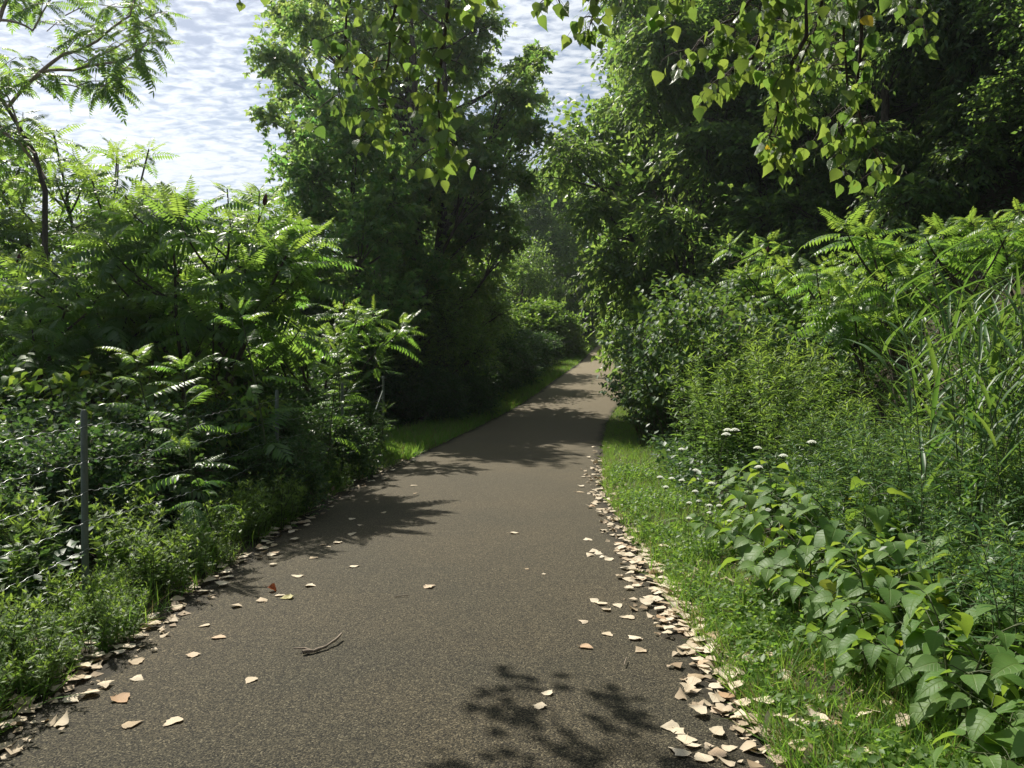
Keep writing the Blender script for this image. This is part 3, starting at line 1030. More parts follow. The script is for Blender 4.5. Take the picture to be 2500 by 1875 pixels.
def knotweed(canes=14, H=2.4, spread=1.1, lsize=0.11, nodes=13, side=True, leaf='knot', tpls=(HEART, HEART2), base=0.35, lean=(0, 0)):
    """arching canes with alternate heart shaped leaves"""
    wood, lv = MB(), MB()
    P_, D_, S_ = [], [], []
    for k in range(canes):
        az = k * 2.399 + rng.normal() * 0.3
        q = math.sqrt((k + 0.5) / canes)
        b0 = np.array([math.cos(az) * base * q, math.sin(az) * base * q, -0.05])
        h = H * (1.02 - 0.38 * q * q) * (0.85 + 0.2 * rng.random())
        sp = spread * q
        top = b0 + np.array([math.cos(az) * sp + lean[0], math.sin(az) * sp + lean[1], h])
        mid = b0 + np.array([math.cos(az) * sp * 0.25, math.sin(az) * sp * 0.25, h * 0.85])
        pth = bez(b0, mid, top, 12)
        wood.tube(pth, np.linspace(0.011, 0.003, 12), 5)
        t = np.linspace(0.10, 1.0, nodes)
        pos = np.stack([np.interp(t * 11, np.arange(12), pth[:, c]) for c in range(3)], 1)
        tg = unit(np.stack([np.interp(t * 11, np.arange(12), np.gradient(pth[:, c])) for c in range(3)], 1))
        for j in range(nodes):
            sd = unit(np.cross(tg[j], UP + rng.normal(size=3) * 0.3)) * (1 if j % 2 else -1)
            dv = unit(sd + tg[j] * 0.35 + rng.normal(size=3) * 0.25)
            if side and 2 <= j < nodes - 1 and rng.random() < 0.75:
                L_ = spread * (0.28 + 0.25 * rng.random()) * (1 - 0.45 * t[j])
                e = pos[j] + (dv + np.array([0, 0, 0.25])) * L_
                wood.tube(bez(pos[j], (pos[j] + e) / 2 + UP * 0.05, e, 4), np.linspace(0.004, 0.0015, 4), 3, cap=False)
                m_ = 5
                tt_ = np.linspace(0.3, 1.0, m_)
                sd2 = unit(np.cross(dv, UP))
                for u_, w_ in zip(tt_, range(m_)):
                    P_.append(pos[j] + (e - pos[j]) * u_)
                    D_.append(dv * 0.7 + sd2 * (0.8 if w_ % 2 else -0.8) + np.array([0, 0, -0.45]) + rng.normal(size=3) * 0.25)
                    S_.append(lsize * (0.9 - 0.3 * u_ + 0.25 * rng.random()))
            P_.append(pos[j] + dv * 0.02)
            D_.append(dv + np.array([0, 0, -0.5]) + rng.normal(size=3) * 0.2)
            S_.append(lsize * (1.15 - 0.45 * t[j]) * (0.8 + 0.35 * rng.random()))
    P_, D_, S_ = np.array(P_), np.array(D_), np.array(S_)
    nr = UP * 1.0 + rng.normal(size=P_.shape) * 0.35
    w = rng.integers(0, len(tpls), len(P_))
    for k, tp in enumerate(tpls):
        s = w == k
        lv.stamp(tp, P_[s], D_[s], nr[s], S_[s])
    return [('stems', wood.data('knotweed_canes', M['stem_red'])), ('foliage', lv.data('knotweed_foliage', M[leaf]))]


def bigleaf(stems=9, H=0.75, spread=0.6, lsize=0.18, leaf='knot'):
    """knee high plant with large pointed leaves held out flat"""
    wood, lv = MB(), MB()
    P_, D_, S_ = [], [], []
    for k in range(stems):
        az = k * 2.399 + rng.normal() * 0.3
        q = math.sqrt((k + 0.5) / stems)
        b0 = np.array([math.cos(az) * 0.15 * q, math.sin(az) * 0.15 * q, -0.05])
        h = H * (1.0 - 0.4 * q) * (0.8 + 0.35 * rng.random())
        top = b0 + np.array([math.cos(az) * spread * q, math.sin(az) * spread * q, h])
        pth = bez(b0, b0 + np.array([0, 0, h * 0.8]), top, 8)
        wood.tube(pth, np.linspace(0.008, 0.003, 8), 5)
        n = 9
        for j in range(n):
            t = 0.3 + 0.7 * j / (n - 1)
            p = np.array([np.interp(t * 7, np.arange(8), pth[:, c]) for c in range(3)])
            a = az + (1.2 if j % 2 else -1.2) + rng.normal() * 0.45 if j < n - 1 else az
            dv = np.array([math.cos(a), math.sin(a), 0.0])
            e = p + (dv + UP * 0.35) * (0.07 + 0.06 * rng.random())
            wood.tube(np.array([p, (p + e) / 2 + UP * 0.01, e]), [0.0035, 0.003, 0.002], 3, cap=False)
            P_.append(e)
            D_.append(dv + np.array([0, 0, -0.30 + rng.normal() * 0.22]))
            S_.append(lsize * (0.5 + 0.75 * rng.random()) * (1.15 - 0.4 * t))
    P_, D_, S_ = np.array(P_), np.array(D_), np.array(S_)
    nr = UP + rng.normal(size=P_.shape) * 0.28
    w = rng.integers(0, 2, len(P_))
    for k, tp in enumerate((BIGLEAF, BIGLEAF2)):
        s = w == k
        lv.stamp(tp, P_[s], D_[s], nr[s], S_[s])
    return [('stems', wood.data('broadleaf_stems', M['stem'])), ('foliage', lv.data('broadleaf_foliage', M[leaf]))]


def goldenrod(stems=6, H=1.2, spread=0.3, nleaf=58, lsize=0.085, leaf='weed', tpl=LANCE_FINE, branch=0):
    wood, lv = MB(), MB()
    for k in range(stems):
        az = k * 2.399 + rng.normal() * 0.3
        q = math.sqrt((k + 0.3) / stems)
        h = H * (0.72 + 0.33 * rng.random())
        b0 = np.array([math.cos(az), math.sin(az), 0]) * spread * q * 0.5 + UP * -0.03
        top = np.array([math.cos(az), math.sin(az), 0]) * spread * q * 1.2 + UP * h + rng.normal(size=3) * 0.04
        pth = bez(b0, b0 + UP * h * 0.6, top, 8)
        wood.tube(pth, np.linspace(0.005, 0.002, 8), 4)
        paths = [(pth, nleaf, 1.0)]
        for j in range(branch):
            f = 0.35 + 0.6 * rng.random()
            a = np.array([np.interp(f * 7, np.arange(8), pth[:, c]) for c in range(3)])
            a2 = rng.random() * 6.28
            e = a + np.array([math.cos(a2) * 0.12, math.sin(a2) * 0.12, 0.22]) * (1.3 - f) * 1.6
            bp_ = bez(a, (a + e) / 2 - UP * 0.02, e, 8)
            wood.tube(bp_, np.linspace(0.003, 0.0012, 8), 3, cap=False)
            paths.append((bp_, nleaf // 3, 0.7))
        for pt, nl, sc in paths:
            t = np.sort(rng.random(nl)) ** 0.8
            t = 0.08 + 0.92 * t
            pos = np.stack([np.interp(t * 7, np.arange(8), pt[:, c]) for c in range(3)], 1)
            a = np.arange(nl) * 2.399 + rng.random() * 6
            el = 0.15 + 0.75 * t ** 2 + rng.normal(size=nl) * 0.2
            d = np.stack([np.cos(a) * np.cos(el), np.sin(a) * np.cos(el), np.sin(el)], 1)
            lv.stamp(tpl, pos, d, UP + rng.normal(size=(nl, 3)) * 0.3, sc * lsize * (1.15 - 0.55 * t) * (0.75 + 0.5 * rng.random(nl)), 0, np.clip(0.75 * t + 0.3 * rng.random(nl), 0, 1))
    return [('stems', wood.data('weed_stems', M['stem'])), ('foliage', lv.data('weed_foliage', M[leaf]))]


FERNLET = join_tpl([orient(LANCE, (0, t, 0), (s, 0.6, -0.1), UP, 0.36 * (1.1 - t)) for t in (0.2, 0.4, 0.6, 0.8) for s in (-1, 1)] + [orient(LANCE, (0, 0.0, 0), (0, 1, -0.05), UP, 1.0)])


def reed(H=2.3, leaves=10, seed=0):
    wood, lv = MB(), MB()
    az = rng.random() * 6.28
    ln = 0.10 + 0.16 * rng.random()
    top = np.array([math.cos(az) * ln * H, math.sin(az) * ln * H, H])
    pth = bez((0, 0, -0.05), (0, 0, H * 0.6), top, 10)
    wood.tube(pth, np.linspace(0.0065, 0.0025, 10), 5)
    pl = rng.random() * 6.28
    for j in range(leaves):
        t = 0.22 + 0.76 * j / (leaves - 1)
        p = np.array([np.interp(t * 9, np.arange(10), pth[:, c]) for c in range(3)])
        a = pl + (math.pi if j % 2 else 0) + rng.normal() * 0.5
        el = 0.75 + 0.35 * t + rng.normal() * 0.12
        d = np.array([math.cos(a) * math.cos(el), math.sin(a) * math.cos(el), math.sin(el)])
        k = int(rng.integers(0, 3))
        lv.stamp(BLADES[k], [p], [d], [UP - d * d[2] + rng.normal(size=3) * 0.15], [0.52 * (0.75 + 0.4 * math.sin(math.pi * t)) * (0.9 + 0.25 * rng.random())])
    return [('stem', wood.data('reed_stem', M['stem'])), ('blades', lv.data('reed_blades', M['reed']))]


def umbel_plant(H=0.75):
    wood, fl = MB(), MB()
    az = rng.random() * 6.28
    top = np.array([math.cos(az) * 0.15, math.sin(az) * 0.15, H])
    pth = bez((0, 0, -0.03), (0, 0, H * 0.6), top, 7)
    wood.tube(pth, np.linspace(0.004, 0.002, 7), 4)
    rr = 0.042
    n = 34
    for k in range(n):
        q = math.sqrt((k + 0.5) / n)
        a = k * 2.399
        c = top + np.array([math.cos(a) * rr * q, math.sin(a) * rr * q, 0.030 + 0.022 * (1 - q * q)])
        wood.tube(np.array([top, (top + c) / 2 + np.array([math.cos(a) * rr * q * 0.2, math.sin(a) * rr * q * 0.2, 0]), c]), [0.001, 0.0008, 0.0006], 3, cap=False)
        th = np.arange(6) / 6 * 6.283
        ring = c + np.stack([np.cos(th), np.sin(th), np.zeros(6)], 1) * 0.0085
        V = np.concatenate([[c + UP * 0.005], ring])
        fl.add(V, np.array([(0, 1 + j, 1 + (j + 1) % 6) for j in range(6)]))
    lf = MB()
    lf.stamp(FERNLET, [pth[2], pth[3], pth[4]], rdir(3) * np.array([1, 1, 0.2]) + UP * 0.3, [UP] * 3, [0.16, 0.13, 0.1])
    return [('stem', wood.data('umbel_stem', M['stem'])), ('flower_head', fl.data('umbel_head', M['umbel'])), ('foliage', lf.data('umbel_leaves', M['weed']))]


# ================================================================== PLACEMENT
def at(x, y, dz=0.0):
    return (x, y, float(gz(x, y)) + dz)


# ------------------------------------------------------------------ main tree left of the path (box elder)
D0 = 24.5
base = np.array([-2.9, D0, float(gz(-2.9, D0))])
spec = [(690, 150, 70), (735, 225, 72), (668, 285, 42), (760, 70, 85), (800, -20, 90), (700, 40, 55), (860, 100, 105), (900, 250, 110), (830, 330, 85),
        (960, -30, 120), (1010, 130, 115), (1000, 300, 115), (1085, 30, 105), (1130, 160, 95), (1110, 330, 100), (1180, 70, 60), (1285, 175, 48), (1318, 140, 34),
        (1250, 235, 70), (1302, 255, 42), (1225, 320, 85), (1290, 330, 50), (1180, 420, 85), (1060, 450, 100), (930, 420, 90), (790, 400, 75), (850, 520, 80),
        (985, 545, 85), (1105, 560, 95), (1200, 520, 75), (1262, 440, 60), (760, 480, 60), (1195, 640, 75), (1235, 590, 55), (1170, 700, 45), (740, 330, 50), (1000, 620, 80), (905, 600, 75), (1080, 655, 65), (1130, 480, 75), (1010, 455, 90), (900, 500, 80), (1150, 590, 70)]
cl_ = []
for u, v, r in spec:
    d = D0 + 0.6 + rng.normal() * 2.3
    p = P(u, v, d) - base
    cl_.append((p[0], p[1], p[2], r / F_PX * d * 1.05))
main = tree(cl_, base_r=0.26, ntw=78, nlf=10, lsize=0.165, tpl=TRIO, leaf='elder', trunks=3, droop=0.3, hang=0.45, jit=0.45)
place(main, 'tree', base, 'tall loose crowned light green tree left of the path, dark trunks showing below', 'tree', rot=0.0)

# ------------------------------------------------------------------ generic trees
broad = [tree(dome(32, 3.0, 10.5, 1.6, 1.0, 1.5, s), 0.2, 66, 10, 0.165, OVAL if s % 2 else BROAD, 'dark', hang=0.35) for s in (1, 2)]
willow = [tree(dome(32, 2.9, 10.5, 1.0, 0.95, 1.4, s), 0.2, 82, 15, 0.175, rhomb(0.17, 0.2), 'willow', droop=0.6, hang=0.6) for s in (11, 12)]
elder2 = tree(dome(20, 2.1, 8.0, 1.8, 0.85, 1.15, 5), 0.12, 70, 10, 0.15, TRIO, 'elder', hang=0.45)
low = [tree(dome(22, 2.3, 5.2, 0.4, 0.85, 1.2, s), 0.12, 95, 10, 0.12, OVAL, 'dark', hang=0.3) for s in (21, 22)]
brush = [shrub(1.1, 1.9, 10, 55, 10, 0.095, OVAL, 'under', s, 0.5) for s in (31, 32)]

right_trees = [  # proto, x, y, scale, label
    (willow[0], 5.6, 24.5, 1.35, 'tall feathery tree on the bank, its edge standing against the open sky gap'),
    (broad[0], 8.6, 22.0, 1.2, 'dense dark tree on the bank behind the right hand sumac with red cones'),
    (willow[1], 10.6, 18.0, 1.0, 'narrow leaved willowy tree high on the bank behind hanging heart shaped leaves'),
    (broad[1], 13.5, 20.5, 1.15, 'dense leafy tree near the top right of the bank above bare soil'),
    (willow[0], 14.0, 15.5, 0.8, 'willowy tree highest up the bank at the far right edge'),
    (broad[0], 17.5, 23.0, 1.2, 'dense tree filling the upper right corner above the bank'),
    (broad[1], 11.5, 27.0, 1.3, 'broad dark tree deep in the wood on the bank'),
    (willow[1], 7.4, 31.0, 1.25, 'tall narrow leaved tree on the bank beyond the right hand bushes'),
    (broad[0], 9.5, 38.0, 1.25, 'large dark tree where the bank meets the far bend of the path'),
    (willow[0], 8.4, 17.6, 0.85, 'willowy tree half way up the bank above the shaded hollow'),
    (broad[0], 12.5, 23.5, 1.3, 'dense tree behind the willowy ones high on the bank'),
    (broad[1], 6.6, 28.0, 1.35, 'big dark tree behind the feathery one at the sky gap'),
    (willow[1], 16.5, 18.5, 1.0, 'willowy tree in the top right corner'),
    (low[0], 7.3, 20.0, 0.95, 'low bushy tree in deep shade at the foot of the bank'),
    (low[1], 6.0, 20.5, 0.8, 'small dark bushy tree overhanging the right edge of the path'),
    (low[0], 5.9, 25.5, 1.0, 'low shaded tree behind the heart leaved bush on the right'),
    (low[1], 10.2, 14.2, 0.7, 'low tree on the bank just above the fern leaved sumacs'),
]
for pr, x, y, s, lab in right_trees:
    place(pr, 'tree', at(x, y), lab, 'tree', 'trees on the right bank', scale=s)

far_trees = [
    (broad[1], 8.6, 47.0, 1.1, 'rounded tree at the far end of the path, right of its bend'),
    (low[0], 11.6, 55.0, 1.5, 'low dark tree just past the last visible stretch of path'),
    (broad[0], 3.5, 68.0, 1.45, 'dark tree beyond the path end, left of the sky gap'),
    (low[1], 0.6, 53.0, 1.35, 'dark tree behind the bright bush, right of the distant ones'),
    (broad[0], 2.4, 60.0, 1.2, 'tall dark tree under the small sky gap behind the bright bush'),
    (low[1], 8.2, 75.0, 2.2, 'bushy tree closing the view where the path bends away'),
    (broad[1], 13.0, 82.0, 1.35, 'distant tree whose top shows under the small sky gap'),
    (broad[0], 18.0, 66.0, 1.3, 'distant tree behind the bend on the hillside'),
    (low[0], -2.4, 31.0, 1.2, 'dark bushy tree right behind the tall light green tree'),
    (broad[1], -8.0, 56.0, 1.2, 'tree far back on the left, beyond the bright bush'),
    (low[0], -2.8, 49.5, 1.0, 'low dark tree behind the bright bush, to its left'),
    (broad[0], -4.2, 40.0, 1.1, 'dark tree seen through the lower crown of the tall light green tree'),
    (low[1], -3.0, 35.0, 1.15, 'low dark tree beside the bright bush, left of it'),
    (low[0], -4.6, 28.0, 1.1, 'low dark tree behind the trunks of the tall light green tree'),
    (elder2, -3.9, 19.6, 1.0, 'slimmer light green tree close in front of the tall light green one, to its left'),
    (low[1], -2.6, 21.8, 0.78, 'low dark tree in front of the trunks of the tall light green tree'),
    (low[0], -4.6, 20.5, 0.85, 'low dark tree left of the trunks of the tall light green tree'),
    (low[0], -2.6, 28.0, 0.85, 'low dark tree right of the trunks of the tall light green tree'),
    (low[1], -6.6, 25.0, 1.0, 'low dark tree behind the left thicket beside the tall light green tree'),
    (low[1], -8.6, 31.0, 1.0, 'bushy tree left of the dark trunks, sky glinting around it'),
]
for pr, x, y, s, lab in far_trees:
    place(pr, 'tree', at(x, y), lab, 'tree', 'trees round the far bend', scale=s)

# dark bushes under the main tree
for k, (x, y, s) in enumerate([(-3.6, 19.5, 1.0), (-2.6, 22.0, 1.15), (-4.9, 22.5, 1.25), (-1.9, 26.0, 1.0), (-4.2, 17.2, 0.95), (-5.8, 18.5, 1.2), (-1.4, 30.0, 0.9), (-3.0, 28.5, 1.35), (-6.8, 24.5, 1.4),
                              (-3.9, 14.8, 0.85), (-5.2, 15.6, 1.0)]):
    place(brush[k % 2], 'bush', at(x, y), 'deep green bush in the shade under the tall tree, left of the grass verge', 'bush', 'shaded bushes under the tall tree', scale=(s, s, s * random.uniform(0.8, 1.15)))

# bright bush up the path, left side
kb = shrub(2.6, 3.6, 30, 85, 10, 0.15, BROAD, 'weed', 77, 0.75)
place(kb, 'bush', at(1.5, 45.0), 'big rounded sunlit bush hanging over the left edge of the path up the hill', 'bush', rot=0.4)
for k, (x, y, s) in enumerate([(-1.2, 21.2, 0.62), (-1.1, 23.4, 0.7), (-0.9, 25.6, 0.75), (-0.5, 27.6, 0.8), (0.0, 29.6, 0.85), (-0.2, 31.8, 1.0), (0.3, 34.0, 1.0), (0.9, 36.0, 0.95), (0.2, 38.5, 1.2), (1.6, 39.5, 0.9), (-2.0, 19.6, 0.75), (3.0, 50.5, 0.8), (3.9, 54.5, 0.9), (5.2, 59.0, 1.0), (2.4, 55.0, 1.4)]):
    place(brush[k % 2], 'bush', at(x, y), 'low dark bush at the back of the grass strip left of the path', 'bush', 'low bushes behind the left grass strip', scale=s)
for k, (x, y, s) in enumerate([(11.0, 60.0, 1.3), (13.0, 66.0, 1.6), (9.5, 70.0, 1.8), (15.5, 72.0, 1.8), (7.0, 67.0, 1.6), (12.0, 58.0, 1.2)]):
    place(brush[k % 2], 'bush', at(x, y), 'dark bush closing off the far end of the path', 'bush', 'bushes at the far end of the path', scale=s)

# ------------------------------------------------------------------ left thicket
sum_a = sumac(3.95, 1.85, 9, 5, 12, 0.68, 'sumac', 6)
sum_b = sumac(3.3, 1.6, 6, 4, 11, 0.6, 'sumac_lit', 2)
sum_far = sumac(8.2, 2.6, 7, 7, 12, 0.85, 'sumac', 0, FRONDS_FAR, r0=0.07)
place(sum_a, 'sumac', at(-4.1, 10.3), 'big fan topped sumac with dark red cones on several stems behind the left fence', 'sumac', 'sumacs on the left', rot=0.4)
left_sumacs = [
    (sum_b, -6.3, 9.6, 1.0, 'sunlit yellow green sumac at the left edge of the picture'),
    (sum_b, -5.3, 10.8, 1.0, 'bright sumac between the left edge and the big coned sumac'),
    (sum_a, -6.0, 13.6, 1.15, 'darker sumac standing behind the bright left hand sumacs'),
    (sum_b, -7.6, 11.2, 1.25, 'leafy sumac farthest to the left behind the fence'),
    (sum_b, -3.3, 13.2, 0.85, 'sumac with hanging lit fronds right of the big coned sumac'),
]
for pr, x, y, s, lab in left_sumacs:
    place(pr, 'sumac', at(x, y), lab, 'sumac', 'sumacs on the left', scale=s)
for x, y, s, lab in [(-9.6, 18.0, 1.0, 'tall feathery tree whose sprigs stand against the sky at the left'),
                     (-11.5, 17.5, 1.05, 'tall feathery tree behind the dark trunk at the left edge'),
                     (-6.4, 18.6, 0.78, 'feathery tree just behind the crown of the big coned sumac'),
                     (-8.6, 23.0, 0.95, 'feathery tree in the left middle distance below open sky')]:
    place(sum_far, 'tree', at(x, y), lab, 'tree', 'feathery trees at the left', scale=s)
for k, (x, y, s) in enumerate([(-11.5, 22.5, 0.85), (-8.0, 20.5, 0.7), (-14.5, 20.0, 1.2), (-6.0, 21.5, 0.9), (-12, 28, 1.3), (-10.0, 15.0, 0.8), (-12.5, 16.0, 0.9), (-9.0, 27.0, 1.2), (-17.0, 24.0, 1.4)]):
    place(low[k % 2], 'tree', at(x, y), 'low dark tree in the mass behind the left thicket', 'tree', 'low trees behind the left thicket', scale=s)


# upper left tree with bare pinkish limbs against the sky
def limb_tree():
    wood, lv = MB(), MB()
    bx = np.array([-7.6, 12.5, float(gz(-7.6, 12.5))])
    d = 12.5
    q = lambda u, v, dd=0.0: P(u, v, d + dd) - bx
    wood.tube(np.array([(0, 0, -0.3), (0.05, 0, 2.0), q(118, 470), q(95, 380), q(30, 270, 0.3), q(-60, 120, 0.5), q(-110, -150, 0.6)]), [0.06, 0.05, 0.042, 0.036, 0.03, 0.026, 0.02], 8)
    trunk_mb = wood
    wood = MB()
    limbs = [([(118, 440), (60, 360), (-20, 300), (-100, 260)], 0.05), ([(30, 270), (100, 195), (190, 180), (300, 160), (345, 130)], 0.05), ([(100, 195), (170, 140), (250, 110), (330, 50), (360, -10)], 0.045),
             ([(-60, 120), (15, 60), (60, -20), (110, -120)], 0.06), ([(95, 200), (150, 215), (215, 228), (280, 222)], 0.024), ([(15, 60), (95, 85), (120, 40), (170, -30)], 0.034),
             ([(190, 180), (240, 150), (320, 110), (390, 80)], 0.026), ([(-60, 150), (20, 210), (60, 215), (120, 190)], 0.035), ([(30, 270), (-20, 190), (-60, 160)], 0.04),
             ([(60, 360), (30, 240), (-10, 200)], 0.03), ([(95, 380), (60, 330), (20, 310)], 0.03)]
    for pts, r in limbs:
        pp = np.array([q(u, v, rng.normal() * 0.4) for u, v in pts])
        pp = np.concatenate([[pp[0]]] + [bez(pp[k], (pp[k] + pp[k + 1]) / 2 + rng.normal(size=3) * 0.06, pp[k + 1], 5)[1:] for k in range(len(pp) - 1)])
        n = len(pp)
        r *= 0.66
        wood.tube(pp, np.linspace(r, r * 0.35, n), 6)
        for k in range(4):
            a = pp[int(n * (0.45 + 0.5 * rng.random()))]
            e = a + rdir(1)[0] * np.array([0.5, 0.4, 0.4]) + UP * 0.1
            wood.tube(bez(a, (a + e) / 2 + rng.normal(size=3) * 0.05, e, 4), np.linspace(r * 0.3, 0.006, 4), 4)
            rosette(lv, e, unit(e - a), 4, 0.52, -0.5, 0.7)
        rosette(lv, pp[-1], unit(pp[-1] - pp[-3]), 8, 0.55, -0.6, 0.6)
    for (u, v) in [(20, 330), (60, 390), (-20, 400), (90, 300), (130, 330), (10, 250), (40, 200), (100, 345), (-10, 330), (30, 440), (80, 450), (-30, 470), (150, 390),
                   (230, 30), (290, 60), (340, 75), (380, 60), (400, 110), (300, 110), (250, 85), (300, 20), (360, 20), (420, 40), (170, 60), (130, 20), (60, 10), (255, 205), (310, 200), (345, 165),
                   (320, 185), (210, 100), (270, 140), (380, 100), (395, 10), (20, -40), (100, -60), (190, -40)]:
        p = q(u, v, rng.normal() * 0.5)
        ax = unit(np.array([0.8, rng.normal() * 0.3, 0.15]))
        wood.tube(np.array([p - ax * 0.35 - UP * 0.08, p - ax * 0.15, p]), [0.010, 0.008, 0.005], 4)
        rosette(lv, p, ax, 5, 0.50, -0.6, 0.8)
    root = empty('tree', bx, 'tree at the upper left with pinkish bare limbs against the sky', 'tree')
    tr_ = child('trunk', trunk_mb.data('limb_tree_trunk', M['bark']), root)
    child('limb', wood.data('limb_tree_limbs', M['bark_pink']), tr_)
    child('crown', lv.data('limb_tree_crown', M['sumac']), root)


limb_tree()

# heart leaved vine bush, lit from behind, and dark filler bushes behind the fence
vine = [knotweed(26, 2.0, 1.2, 0.15, 10, True, 'knot', (HEART, HEART2), 0.6) for _ in range(2)]
for k, (x, y, s, lab) in enumerate([(-4.9, 8.6, 0.95, 'backlit heart leaved bush behind the first fence post'), (-3.9, 8.9, 0.85, 'backlit heart leaved bush in front of the big sumac stems'),
                                    (-6.2, 7.9, 0.95, 'heart leaved bush at the left picture edge behind the wires')]):
    place(vine[k % 2], 'bush', at(x, y), lab, 'bush', 'heart leaved bushes behind the fence', scale=s)
for k, (x, y, s) in enumerate([(-3.6, 6.4, 0.55), (-4.5, 6.6, 0.65), (-3.5, 7.6, 0.6), (-4.4, 5.6, 0.5), (-5.4, 6.6, 0.7), (-3.2, 10.0, 0.6), (-3.0, 11.8, 0.6), (-4.4, 7.6, 0.7), (-3.7, 5.2, 0.42), (-3.4, 8.7, 0.62), (-4.3, 11.9, 0.9), (-6.5, 9.0, 1.0),
                              (-2.75, 9.4, 0.45), (-2.75, 11.0, 0.5), (-2.6, 12.6, 0.5), (-2.42, 8.05, 0.42), (-2.3, 10.6, 0.42)]):
    place(brush[k % 2], 'bush', at(x, y), 'small dark leaved bush growing along the left wire fence', 'bush', 'dark bushes along the left fence', scale=s)

# saplings at the path edge
sap = [sapling(1.55, 13, 0.44), sapling(1.25, 11, 0.40, lean=0.3), sapling(1.9, 14, 0.46)]
for k, (x, y, s, lab) in enumerate([(-2.62, 6.35, 1.0, 'tall pale leafed sapling leaning over the fence beside the path'), (-2.35, 6.15, 0.75, 'shorter sapling in front of the tall pale leafed one'),
                                    (-2.45, 7.9, 1.1, 'sapling between the middle fence post and the path'), (-2.35, 9.8, 0.95, 'dark sapling just before the far fence post'),
                                    (-2.05, 12.0, 0.72, 'bright tipped sapling in front of the far fence post'), (-2.5, 11.3, 0.9, 'sapling behind the bright tipped one at the far post'), (-3.15, 7.0, 1.05, 'sapling inside the fence behind the tall pale leafed one')]):
    place(sap[k % 3], 'sapling', at(x, y), lab, 'sapling', 'saplings along the left fence', scale=s)

# ------------------------------------------------------------------ right side
sum_c = sumac(3.6, 1.9, 6, 4, 12, 0.55, 'sumac_lit', 0)
sum_d = sumac(4.6, 2.2, 6, 4, 12, 0.60, 'sumac', 5, low=0.8)
for pr, x, y, s, lab in [(sum_c, 5.2, 10.2, 0.98, 'bright fern leaved sumac rising behind the light green weeds'), (sum_c, 6.7, 10.0, 0.66, 'bright fern leaved sumac behind the reeds at the right edge'),
                         (sum_d, 4.9, 17.2, 0.95, 'drooping sumac with red cones at the shaded right edge of the wood'), (sum_c, 5.9, 16.0, 1.05, 'sumac with vivid green top fronds behind the drooping one'),
                         (sum_c, 6.1, 11.4, 0.8, 'bright sumac seen between its two fern leaved neighbours on the right')]:
    place(pr, 'sumac', at(x, y), lab, 'sumac', 'sumacs on the right', scale=s)
kn = [knotweed(42, 2.6, 1.3, 0.13, 16, True, 'knot_shaded', (HEART, HEART2), 0.55) for _ in range(2)]
for k, (x, y, s, lab) in enumerate([(3.25, 13.6, (0.95, 0.95, 1.18), 'heart leaved bush hanging over the right edge of the path'), (3.8, 15.6, (1.05, 1.05, 1.25), 'tall heart leaved bush behind the one at the path edge'),
                                    (4.0, 17.6, 1.05, 'heart leaved bush farther up the right edge of the path'), (4.9, 13.4, 0.95, 'heart leaved bush at the foot of the sumac'), (2.75, 14.4, 0.62, 'low heart leaved bush right at the path edge under the taller ones'), (3.05, 16.6, 0.66, 'small heart leaved bush at the path edge, second from the verge'),
                                    (4.9, 20.5, 1.0, 'last heart leaved bush up the right edge')]):
    place(kn[k % 2], 'bush', at(x, y), lab, 'bush', 'heart leaved bushes on the right', scale=s)

WEEDLEAF = strip([(0, 0.015), (0.2, 0.075), (0.48, 0.095), (0.78, 0.05), (1, 0.003)], 0.25, 0.35)
gold = [goldenrod(8, 1.25, 0.42, 44, 0.125, 'weed', WEEDLEAF, 3) for _ in range(3)]
mug = [goldenrod(6, 1.15, 0.35, 40, 0.115, 'mug', WEEDLEAF, 3) for _ in range(3)]
rag_spots = [(float(xl(y)) - random.uniform(0.05, 0.5), y, random.uniform(0.35, 0.75)) for y in np.linspace(2.9, 9.5, 46)]
rag = [goldenrod(9, 0.44, 0.26, 30, 0.10, 'weed', FERNLET, 2) for _ in range(3)]
weeds = [(2.6, 9.8, 1.0), (3.1, 9.4, 1.1), (3.5, 10.4, 1.25), (2.8, 10.8, 1.15), (3.3, 11.4, 1.35), (3.9, 10.8, 1.3), (3.0, 12.2, 1.3), (3.8, 9.5, 1.0), (4.3, 10.0, 1.05), (2.5, 10.6, 0.9), (3.7, 12.2, 1.4), (4.4, 11.6, 1.2), (3.0, 8.6, 0.75), (3.6, 8.6, 0.8), (4.2, 8.9, 0.85), (4.8, 9.2, 0.9)]
for k, (x, y, s) in enumerate(weeds):
    s *= 1.22
    place(gold[k % 3], 'weed', at(x, y), 'bright yellow green weed in the sunlit clump beside the right verge', 'weed', 'light green weeds in the right clump', scale=s)
k = 0
for y0 in np.arange(3.3, 8.6, 0.46):
    for x0 in np.arange(2.25, 5.6, 0.46):
        x, y = x0 + random.uniform(-.16, .16), y0 + random.uniform(-.16, .16)
        if x < 1.9 + 0.06 * y or x > 0.62 * y + 1.2 or x < 2.3 + max(0, 4.2 - y) * -0.3 or (x < 2.75 and y > 6.5):
            continue
        place(mug[k % 3], 'weed', at(x, y), 'slender dark green weed in the tall growth at the lower right', 'weed', 'tall weeds at the lower right', scale=random.uniform(0.72, 1.05) * (0.8 if x < 2.8 else 1.0))
        k += 1
big = [bigleaf(8, 0.72, 0.50, 0.17), bigleaf(10, 0.62, 0.55, 0.16), bigleaf(7, 0.55, 0.45, 0.19)]
